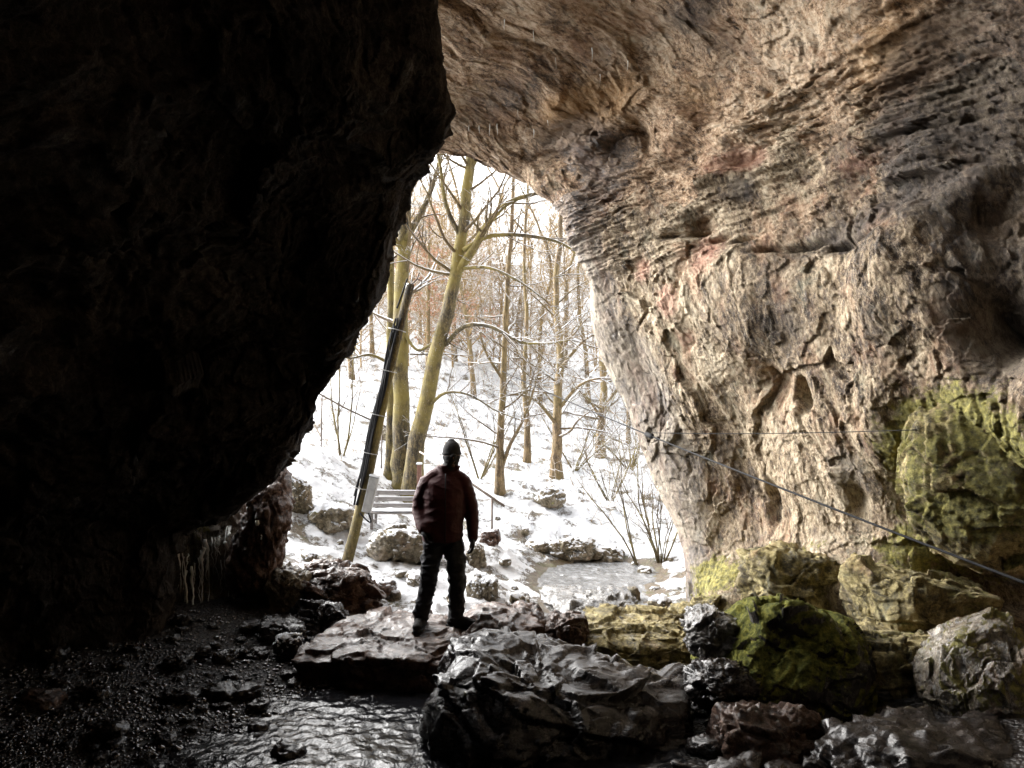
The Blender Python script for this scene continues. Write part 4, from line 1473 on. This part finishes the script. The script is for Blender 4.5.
for k, q in enumerate((.3, .42, .55, .7, .84)):
    c = axis * q + np.array([-.04, -.04, 0])
    a = np.linspace(0, 2 * PI, 18)
    ax = axis / np.linalg.norm(axis)
    e1 = np.cross(ax, [0, 1, 0]); e1 /= np.linalg.norm(e1)
    e2 = np.cross(ax, e1)
    m = MB()
    m.tube(c[None] + (.15 - .03 * q) * np.cos(a)[:, None] * e1[None] + (.135) * np.sin(a)[:, None] * e2[None], .006, 5, cap=False)
    m.build('cable_tie', M_steel, pole, shade=True)
# loops and hook at the head
m = MB()
u = np.linspace(0, 1, 22)
m.tube(axis[None] * .9 + np.array([[-.10 + .16 * math.sin(q * 3.1) * 1.0, -.10, .05 + .42 * math.sin(q * PI)] for q in u]) * np.array([[.9, 1, 1]]), .010, 6)
m.build('cable_loop', M_black, pole, shade=True)
m = MB()
m.tube(axis[None] + np.array([[0, -.02, -.02], [.09, -.05, .06], [.16, -.05, .03], [.14, -.05, -.05]]), .012, 6)
m.tube(axis[None] + np.array([[.09, -.05, .06], [.12, -.05, .15]]), .010, 6)
m.build('hook', M_rust, pole, shade=True)
ax = Vector(axis).normalized()
rot = Vector((0, 0, 1)).rotation_difference(ax).to_matrix()
c = axis * .275 + np.array([.125, -.05, 0])
m = MB()
m.box(tuple(c), (.125, .11, .50), rot, .008)
jb = m.build('junction_box', M_steel, pole)
m = MB()
m.box(tuple(c + np.array([.0, -.062, 0])), (.112, .014, .48), rot, .004)
m.build('cover', M_steel, jb)
m = MB()
m.box(tuple(c + np.array(rot @ Vector((0, 0, .27)))), (.14, .13, .03), rot, .012)
m.build('snow_cap', M_cap, jb, shade=False)
m = MB()
u = np.linspace(0, 1, 16)
m.tube(c[None] + np.array([[-.02 + .09 * math.sin(q * PI) - .12 * q, -.04, -.25 - .13 * math.sin(q * PI)] for q in u]), .011, 6)
m.build('cable', M_black, pole, shade=True)

# ------------------------------------------------------------------ bench
(bx, by, bz), bd = ground_hit(389, 527)
bench = thing('park_bench', 'weathered grey slatted bench with snow on its seat, beside tall straight tree', 'bench', (bx, by, bz - .03), R(-6))
for k in range(3):
    m = MB()
    m.box((.20, .26 + .03 * k, .58 + .17 * k), (1.5, .03, .115), Matrix.Rotation(R(-8), 3, 'X'), .008)
    m.build('backrest_slat', M_wood, bench)
    m = MB()
    m.box((.20, .23 + .03 * k, .58 + .17 * k + .066), (1.46, .03, .018), None, .007)
    m.build('snow_cap', M_cap, bench)
m = MB()
for k in range(3): m.box((.20, -.18 + .15 * k, .42), (1.5, .13, .04), None, .006)
m.build('seat', M_wood, bench)
m = MB()
v, f, vn = rock_shape((1.5, .46, .10), 77, 4, blocky=.3)
m.add(v + np.array([.20, -.03, .43]), f)
m.build('seat_snow', M_cap, bench, shade=True)
for x in (-.42, .82):
    m = MB()
    m.box((x, -.02, .2), (.07, .42, .07), None, .006)
    m.box((x, -.18, .2), (.07, .07, .42), None, .006)
    m.box((x, .24, .46), (.07, .06, .95), Matrix.Rotation(R(-8), 3, 'X'), .006)
    m.build('leg', M_wood, bench)

bench.scale = (.62, .62, .62)

# handrail behind the person, and the one up the slope on the left
def rail(label, pxs, posts, r=.022):
    t = thing('handrail', label, 'handrail', P(*pxs[0]))
    o = np.array(P(*pxs[0]))
    m = MB()
    pts = np.array([P(*q) for q in pxs]) - o
    m.tube(pts, r, 8)
    m.build('rail', M_rust, t, shade=True)
    for (px, py, d) in posts:
        x, y, z = P(px, py, d)
        g = float(H([x], [y])[0]) - .1
        m = MB()
        m.tube(np.array([[x, y, z], [x, y, g]]) - o, r * .8, 8)
        m.build('post', M_rust, t, shade=True)


rail('thin iron handrail sloping down to the right behind the person', [(420, 452, 15), (462, 477, 14), (504, 506, 13)], [(492, 499, 13.2), (440, 464, 14.5)])
rail('thin rail crossing the snowy slope behind the leaning pole', [(318, 393, 17), (345, 408, 17.5), (388, 428, 18)], [(322, 395, 17), (382, 425, 18)], .02)
# small sign post by the tree
(bx, by, bz), bd = ground_hit(419, 512)
t = thing('red_post', 'short reddish brown post with snow on top behind the shoulder of the person', 'post', (bx, by, bz - .1))
hh = (512 - 466) / FPX * bd
m = MB(); m.box((0, 0, hh / 2 + .05), (.09, .08, hh + .1), None, .01)
s = NT('red brown paint')
m.build('upright', s.out(s.ramp(s.noise(10, 5), [(.3, (.12, .05, .035)), (.7, (.22, .12, .09))]), .7), t)
m = MB(); m.box((0, 0, hh + .135), (.12, .10, .05), None, .02)
m.build('snow_cap', M_cap, t)

# ------------------------------------------------------------------ the wires across the cave mouth
def wire(name, label, a, b, sag, r, extra=None):
    a, b = np.array(a), np.array(b)
    u = np.linspace(0, 1, 60)
    pts = a[None] + (b - a)[None] * u[:, None]
    pts[:, 2] -= sag * 4 * u * (1 - u)
    t = thing(name, label, 'cable', tuple(a))
    m = MB()
    m.tube(pts - a, r, 7)
    m.build('wire', M_black, t, shade=True)
    if extra:
        px, py, _ = proj(pts)
        for x in extra:
            i = int(np.argmin(np.abs(px - x)))
            i = max(1, min(i, 58))
            m = MB()
            dirv = (pts[i + 1] - pts[i - 1]); dirv /= np.linalg.norm(dirv)
            q = np.array([-.12, -.08, -.03, .03, .08, .12])
            m.tube(pts[i] - a + dirv[None] * q[:, None], np.array([.012, .026, .032, .026, .034, .012]), 8)
            m.build('clamp', M_black, t, shade=True)


wire('black_cable', 'thick black cable sloping from the woodland across the cave wall', P(502, 371, 17.0), P(1080, 604, 3.7), .06, .0085, [651])
wp = WALL[150:560].reshape(-1, 3)
wx, wy, wd = proj(wp)
def near_wall(px, py):
    i = int(np.argmin((wx - px) ** 2 + (wy - py) ** 2)); return wp[i]
A, B_, C_ = near_wall(641, 437), near_wall(762, 433), near_wall(960, 428)
wire('thin_wire', 'thin dark wire stretched level along the cave wall', A + np.array([-.05, -.05, 0]), C_ + np.array([-.25, -.05, 0]), .02, .004)

# ------------------------------------------------------------------ the person
def solidify(name, mb, voxel, mat, smooth_it=4, noise_amp=0.0, noise_scale=6.0, seed=0):
    tmp = mb.build(name, mat, shade=True)
    md = tmp.modifiers.new('r', 'REMESH')
    md.mode = 'VOXEL'
    md.voxel_size = voxel
    md.use_smooth_shade = True
    md2 = tmp.modifiers.new('s', 'SMOOTH')
    md2.factor = .5
    md2.iterations = smooth_it
    bpy.context.view_layer.update()
    dg = bpy.context.evaluated_depsgraph_get()
    me = bpy.data.meshes.new_from_object(tmp.evaluated_get(dg), depsgraph=dg)
    old = tmp.data
    tmp.modifiers.clear()
    tmp.data = me
    bpy.data.meshes.remove(old)
    if not me.materials: me.materials.append(mat)
    n = len(me.vertices)
    if noise_amp:
        co = np.empty(n * 3, dtype=np.float32)
        no = np.empty(n * 3, dtype=np.float32)
        me.vertices.foreach_get('co', co)
        me.vertices.foreach_get('normal', no)
        co, no = co.reshape(-1, 3), no.reshape(-1, 3)
        w = ridged(co * np.array([1, 1, 2.2]) * noise_scale + seed, 3, 90) + .5 * fbm(co * noise_scale * 1.5, 3, 91)
        co = co + no * (noise_amp * w)[:, None]
        me.vertices.foreach_set('co', co.ravel())
    me.polygons.foreach_set('use_smooth', np.ones(len(me.polygons), dtype=bool))
    me.update()
    return tmp


def ball(mb, c, r, rot=None):
    u, f = ico(3)
    v = u * np.array(r)
    if rot is not None: v = v @ np.array(rot).T
    mb.add(v + np.array(c), f)


def limb(mb, pts, rad):
    pts = path(pts, 5 * (len(pts) - 1) + 1)
    rr = np.interp(np.linspace(0, 1, len(pts)), np.linspace(0, 1, len(rad)), rad)
    mb.tube(pts, rr, 16)
    ball(mb, pts[0], (rr[0],) * 3)
    ball(mb, pts[-1], (rr[-1],) * 3)


def rings(mb, rs_):
    """rings of (x,y,z,rx,ry) lofted"""
    C = np.array(rs_, dtype=float)
    D = cr_weights(len(C), np.linspace(0, len(C) - 1, 8 * (len(C) - 1) + 1)) @ C
    k = 28
    a = np.arange(k) / k * 2 * PI
    v = np.stack([D[:, 0:1] + D[:, 3:4] * np.cos(a), D[:, 1:2] + D[:, 4:5] * np.sin(a), np.repeat(D[:, 2:3], k, 1)], -1)
    n = len(D)
    i = np.arange(n - 1)[:, None] * k
    j = np.arange(k)[None]
    j2 = (j + 1) % k
    f4 = np.stack([i + j, i + j2, i + k + j2, i + k + j], -1).reshape(-1, 4)
    v = np.concatenate([v.reshape(-1, 3), [D[0, :3], D[-1, :3]]])
    f3 = []
    for q in range(k):
        f3.append([n * k, (q + 1) % k, q])
        f3.append([n * k + 1, (n - 1) * k + q, (n - 1) * k + (q + 1) % k])
    mb.add(v, f3, f4)


def hand(mb, wrist, dirn, palmn, thumb_side, curl=.35):
    """palm, four unequal bent fingers and a thumb leaving the side of the palm"""
    d = Vector(dirn).normalized()
    n = Vector(palmn)
    n = (n - d * n.dot(d)).normalized()
    s = d.cross(n) * thumb_side
    w = Vector(wrist)
    c = w + d * .05
    Rm = np.array([list(s), list(n), list(d)]).T
    ball(mb, c, (.042, .018, .055), Rm)
    for k, (off, L, r) in enumerate(((.030, .072, .0095), (.010, .082, .0098), (-.010, .076, .0094), (-.029, .060, .0086))):
        p = w + d * .045 + s * off
        a = 0.0
        pts = [tuple(p)]
        p = p + d * .045
        pts.append(tuple(p))
        for seg, fr in enumerate((.45, .30, .25)):
            a += curl * (1 + .15 * k)
            p = p + (d * math.cos(a) + n * math.sin(a)) * L * fr
            pts.append(tuple(p))
        limb(mb, pts, [r * 1.1, r * 1.05, r, r * .92, r * .8])
    p = w + d * .02 + s * .025
    q = p + (d * .6 + s * .75 + n * .2).normalized() * .04
    q2 = q + (d * .9 + s * .3 + n * .35).normalized() * .032
    q3 = q2 + (d + n * .35).normalized() * .026
    limb(mb, [tuple(p), tuple(q), tuple(q2), tuple(q3)], [.016, .013, .011, .009])


def cloth(name, c1, c2, rough=.8):
    s = NT(name)
    n = s.noise(60, 4, .7)
    return s.out(s.ramp(s.noise(4, 5, .6), [(.3, c1), (.7, c2)]), rough, s.bump(n, .003), Specular_IOR_Level=.25)


M_skin = cloth('skin', (.20, .11, .08), (.26, .15, .11), .55)
M_jacket = cloth('dark red jacket', (.032, .004, .005), (.06, .008, .009), .6)
M_trouser = cloth('black trousers', (.010, .010, .012), (.022, .022, .026), .75)
M_boot = cloth('black boots', (.010, .009, .008), (.02, .018, .016), .9)
M_beanie = cloth('dark knitted beanie', (.02, .02, .022), (.045, .042, .04), .95)
M_hair = cloth('dark hair', (.02, .014, .01), (.04, .028, .02), .6)

LS, LE, LW = (-.170, .01, 1.395), (-.245, .04, 1.15), (-.185, -.10, .955)
RS, RE, RW = (.19, .01, 1.395), (.268, .05, 1.15), (.285, .0, .875)
LH, LK, LA = (-.085, .0, .90), (-.135, -.035, .50), (-.215, .02, .09)
RH, RK, RA = (.085, .0, .90), (.135, -.03, .49), (.125, .02, .09)
LT, RT = (-.235, -.17, .035), (.325, -.06, .035)
HC = (.075, -.015, 1.675)
M = MB()
rings(M, [(-.01, 0, .84, .14, .10), (-.01, 0, .95, .155, .11), (-.005, 0, 1.1, .14, .10), (0, 0, 1.28, .165, .115), (.01, 0, 1.42, .17, .10), (.02, 0, 1.49, .08, .07)])
limb(M, [(.02, .005, 1.46), (.045, .0, 1.52), (.065, -.005, 1.60)], [.068, .058, .056])
ball(M, HC, (.074, .092, .112))
ball(M, (HC[0], HC[1] - .028, HC[2] - .062), (.052, .055, .052))
yaw = R(14)
def fpt(x, y, z):
    return (HC[0] + x * math.cos(yaw) - y * math.sin(yaw) * 1, HC[1] + y * math.cos(yaw) + x * math.sin(yaw), HC[2] + z)
limb(M, [fpt(0, -.088, .012), fpt(0, -.108, -.018), fpt(0, -.104, -.026)], [.008, .013, .014])
ball(M, fpt(0, -.085, -.055), (.024, .012, .006)); ball(M, fpt(0, -.083, -.066), (.020, .012, .007))
ball(M, fpt(0, -.078, -.098), (.022, .018, .016))
ball(M, fpt(-.028, -.080, .022), (.020, .010, .007)); ball(M, fpt(.028, -.080, .022), (.020, .010, .007))
ball(M, fpt(-.076, 0, -.012), (.010, .020, .030)); ball(M, fpt(.076, 0, -.012), (.010, .020, .030))
for S, E, W_ in ((LS, LE, LW), (RS, RE, RW)): limb(M, [S, E, W_], [.055, .042, .028])
hand(M, LW, (.35, -.25, -.9), (.6, -.2, .1), 1, .3)
hand(M, RW, (.05, -.12, -1), (-1, -.1, 0), -1, .32)
for a, b_, c in ((LH, LK, LA), (RH, RK, RA)): limb(M, [a, b_, c], [.085, .058, .04])
limb(M, [(LA[0], LA[1] + .03, .05), LT], [.04, .032]); limb(M, [(RA[0] - .03, RA[1] + .02, .05), RT], [.04, .032])
person = solidify('person', M, .0065, M_skin, 2)
tag(person, 'person in dark red jacket, black trousers and beanie standing on the reddish slab', 'person')

J = MB()
rings(J, [(-.012, 0, .835, .20, .145), (-.012, 0, .90, .205, .15), (-.01, 0, 1.0, .205, .15), (0, 0, 1.15, .205, .15), (0, .005, 1.3, .215, .155), (.008, .01, 1.40, .215, .14), (.015, .015, 1.46, .165, .115), (.025, .015, 1.50, .115, .10), (.045, .01, 1.54, .108, .10), (.05, .005, 1.575, .118, .108)])
limb(J, [(.0, .015, 1.475), (-.09, .015, 1.455), (LS[0] + .01, .01, 1.405)], [.085, .085, .085])
limb(J, [(.05, .015, 1.475), (.12, .015, 1.455), (RS[0] - .01, .01, 1.405)], [.082, .082, .082])
limb(J, [LS, LE, (LW[0] - .005, LW[1], LW[2] + .01)], [.088, .076, .058])
limb(J, [RS, RE, (RW[0], RW[1], RW[2] + .01)], [.088, .074, .054])
ball(J, (-.01, .095, 1.50), (.12, .07, .075))
ball(J, (.125, -.05, 1.56), (.035, .03, .03))
ball(J, (-.16, -.09, .97), (.075, .05, .09))
jk = solidify('jacket', J, .009, M_jacket, 3, .006, 5.0, 1)
jk.parent = person
m = MB()
zp = np.array([(.03, -.165 + .02 * abs(z - 1.2), z) for z in np.linspace(.85, 1.5, 20)])
m.tube(zp, .006, 6)
z_ = m.build('zip', M_black, jk, shade=True)
T = MB()
rings(T, [(-.01, 0, .80, .155, .12), (-.01, 0, .9, .175, .13), (-.01, 0, .98, .17, .125)])
limb(T, [LH, LK, (LA[0], LA[1], .12)], [.108, .090, .082])
limb(T, [RH, RK, (RA[0], RA[1], .12)], [.108, .088, .080])
ball(T, (-.185, .0, .66), (.04, .07, .09)); ball(T, (.19, .0, .66), (.035, .07, .09))
ball(T, (LA[0], LA[1] - .01, .155), (.088, .088, .05)); ball(T, (RA[0], RA[1], .15), (.086, .086, .05))
tr = solidify('trousers', T, .009, M_trouser, 3, .012, 5.5, 2)
tr.parent = person
for A_, T_ in ((LA, LT), (RA, RT)):
    m = MB()
    A2 = np.array([A_[0], A_[1] + .01, .07]); T2 = np.array(T_)
    dv = T2 - A2; dv[2] = 0; dv /= np.linalg.norm(dv)
    heel = A2 - dv * .05
    limb(m, [tuple(A2 + [0, 0, .09]), tuple(A2)], [.055, .056])
    limb(m, [(heel[0], heel[1], .05), tuple(A2 + dv * .05 + [0, 0, -.005]), (T2[0], T2[1], .045)], [.048, .054, .042])
    bt = solidify('boot', m, .008, M_boot, 2, .003, 8)
    bt.parent = person
    m = MB()
    sl_ = np.array([heel - dv * .05, A2, A2 + dv * .09, T2 + dv * .045]); sl_[:, 2] = .012
    q = path(sl_, 12)
    px_ = np.array([-dv[1], dv[0], 0])
    wd_ = np.interp(np.linspace(0, 1, 12), [0, .15, .4, .75, .93, 1], [.03, .046, .043, .054, .044, .018])
    v = np.concatenate([q + px_ * wd_[:, None], q - px_ * wd_[:, None], q + px_ * wd_[:, None] + [0, 0, .028], q - px_ * wd_[:, None] + [0, 0, .028]])
    v[:, 2] -= .014
    f = []
    for i in range(11):
        a0, a1, b0, b1 = i, i + 1, 12 + i, 13 + i
        f += [[a0, b0, b1, a1], [a0 + 24, a1 + 24, b1 + 24, b0 + 24], [a0, a1, a1 + 24, a0 + 24], [b0, b0 + 24, b1 + 24, b1]]
    f += [[0, 24, 36, 12], [11, 23, 47, 35]]
    m.add(v, None, f)
    so_ = m.build('sole', M_black, bt)
m = MB()
u, f = ico(4)
v = u * np.array([.091, .108, .120])
v[:, 2] = np.where(v[:, 2] < .0, v[:, 2] * .12, v[:, 2])
m.add(v + np.array([HC[0], HC[1] + .008, HC[2] + .032]), f)
ball(m, (HC[0] - .004, HC[1] + .01, HC[2] + .145), (.035, .04, .018))
a = np.linspace(0, 2 * PI, 30)
m.tube(np.stack([HC[0] + .084 * np.cos(a), HC[1] + .008 + .100 * np.sin(a), HC[2] + .016 + 0 * a], 1), .014, 8, cap=False)
bn = solidify('beanie', m, .007, M_beanie, 2)
bn.parent = person
m = MB()
rings(m, [(.045, .0, 1.52, .085, .085), (.06, -.01, 1.57, .078, .092), (.07, -.018, 1.61, .072, .098), (.075, -.015, 1.645, .088, .104), (.075, -.012, 1.672, .087, .103)])
ball(m, fpt(0, -.088, -.012), (.034, .032, .036))
scf = solidify('scarf', m, .008, M_beanie, 2, .005, 9)
scf.parent = person
for W_, dr_, pn_, sd_ in ((LW, (.35, -.25, -.9), (.6, -.2, .1), 1), (RW, (.05, -.12, -1), (-1, -.1, 0), -1)):
    m = MB()
    W2 = np.array(W_) + np.array(dr_) / np.linalg.norm(dr_) * -.03
    limb(m, [tuple(W2), tuple(np.array(W_) + np.array(dr_) * .02)], [.042, .036])
    hand(m, W_, dr_, pn_, sd_, .32)
    v0 = m.v
    gl = solidify('glove', m, .006, M_trouser, 1)
    me_ = gl.data
    for vv_ in me_.vertices: vv_.co += vv_.normal * .005
    gl.parent = person
m = MB()
ball(m, (HC[0], HC[1] + .03, HC[2] - .02), (.076, .074, .07))
hr = solidify('hair', m, .009, M_hair, 1, .004, 20)
hr.parent = person
for sx in (-1, 1):
    m = MB()
    ball(m, fpt(.028 * sx, -.082, .006), (.012, .008, .008))
    s = NT('eye')
    e = m.build('eye', s.out((.25, .22, .2), .2), person, shade=True)

# stand the person on the slab
slab = [o for o in scene.objects if o.name == 'standing_slab'][0]
red = [o for o in scene.objects if o.name == 'red_rock'][0]
def top_at(x, y, r=.07):
    best = -9
    for o in (slab,):
        co = np.empty(len(o.data.vertices) * 3, dtype=np.float32)
        o.data.vertices.foreach_get('co', co)
        co = co.reshape(-1, 3) + np.array(o.location)
        k = np.hypot(co[:, 0] - x, co[:, 1] - y) < r
        if k.any(): best = max(best, float(np.percentile(co[k, 2], 96)))
    return best
pc = P(443, 628, 7.5)
zl = [top_at(pc[0] - .22, pc[1] - .03), top_at(pc[0] + .14, pc[1] + .0), top_at(pc[0] + .25, pc[1] - .05)]
print('FEET', zl, pc)
slab.location.z += pc[2] + .012 - (zl[0] + zl[1]) / 2
person.location = (pc[0], pc[1], pc[2])
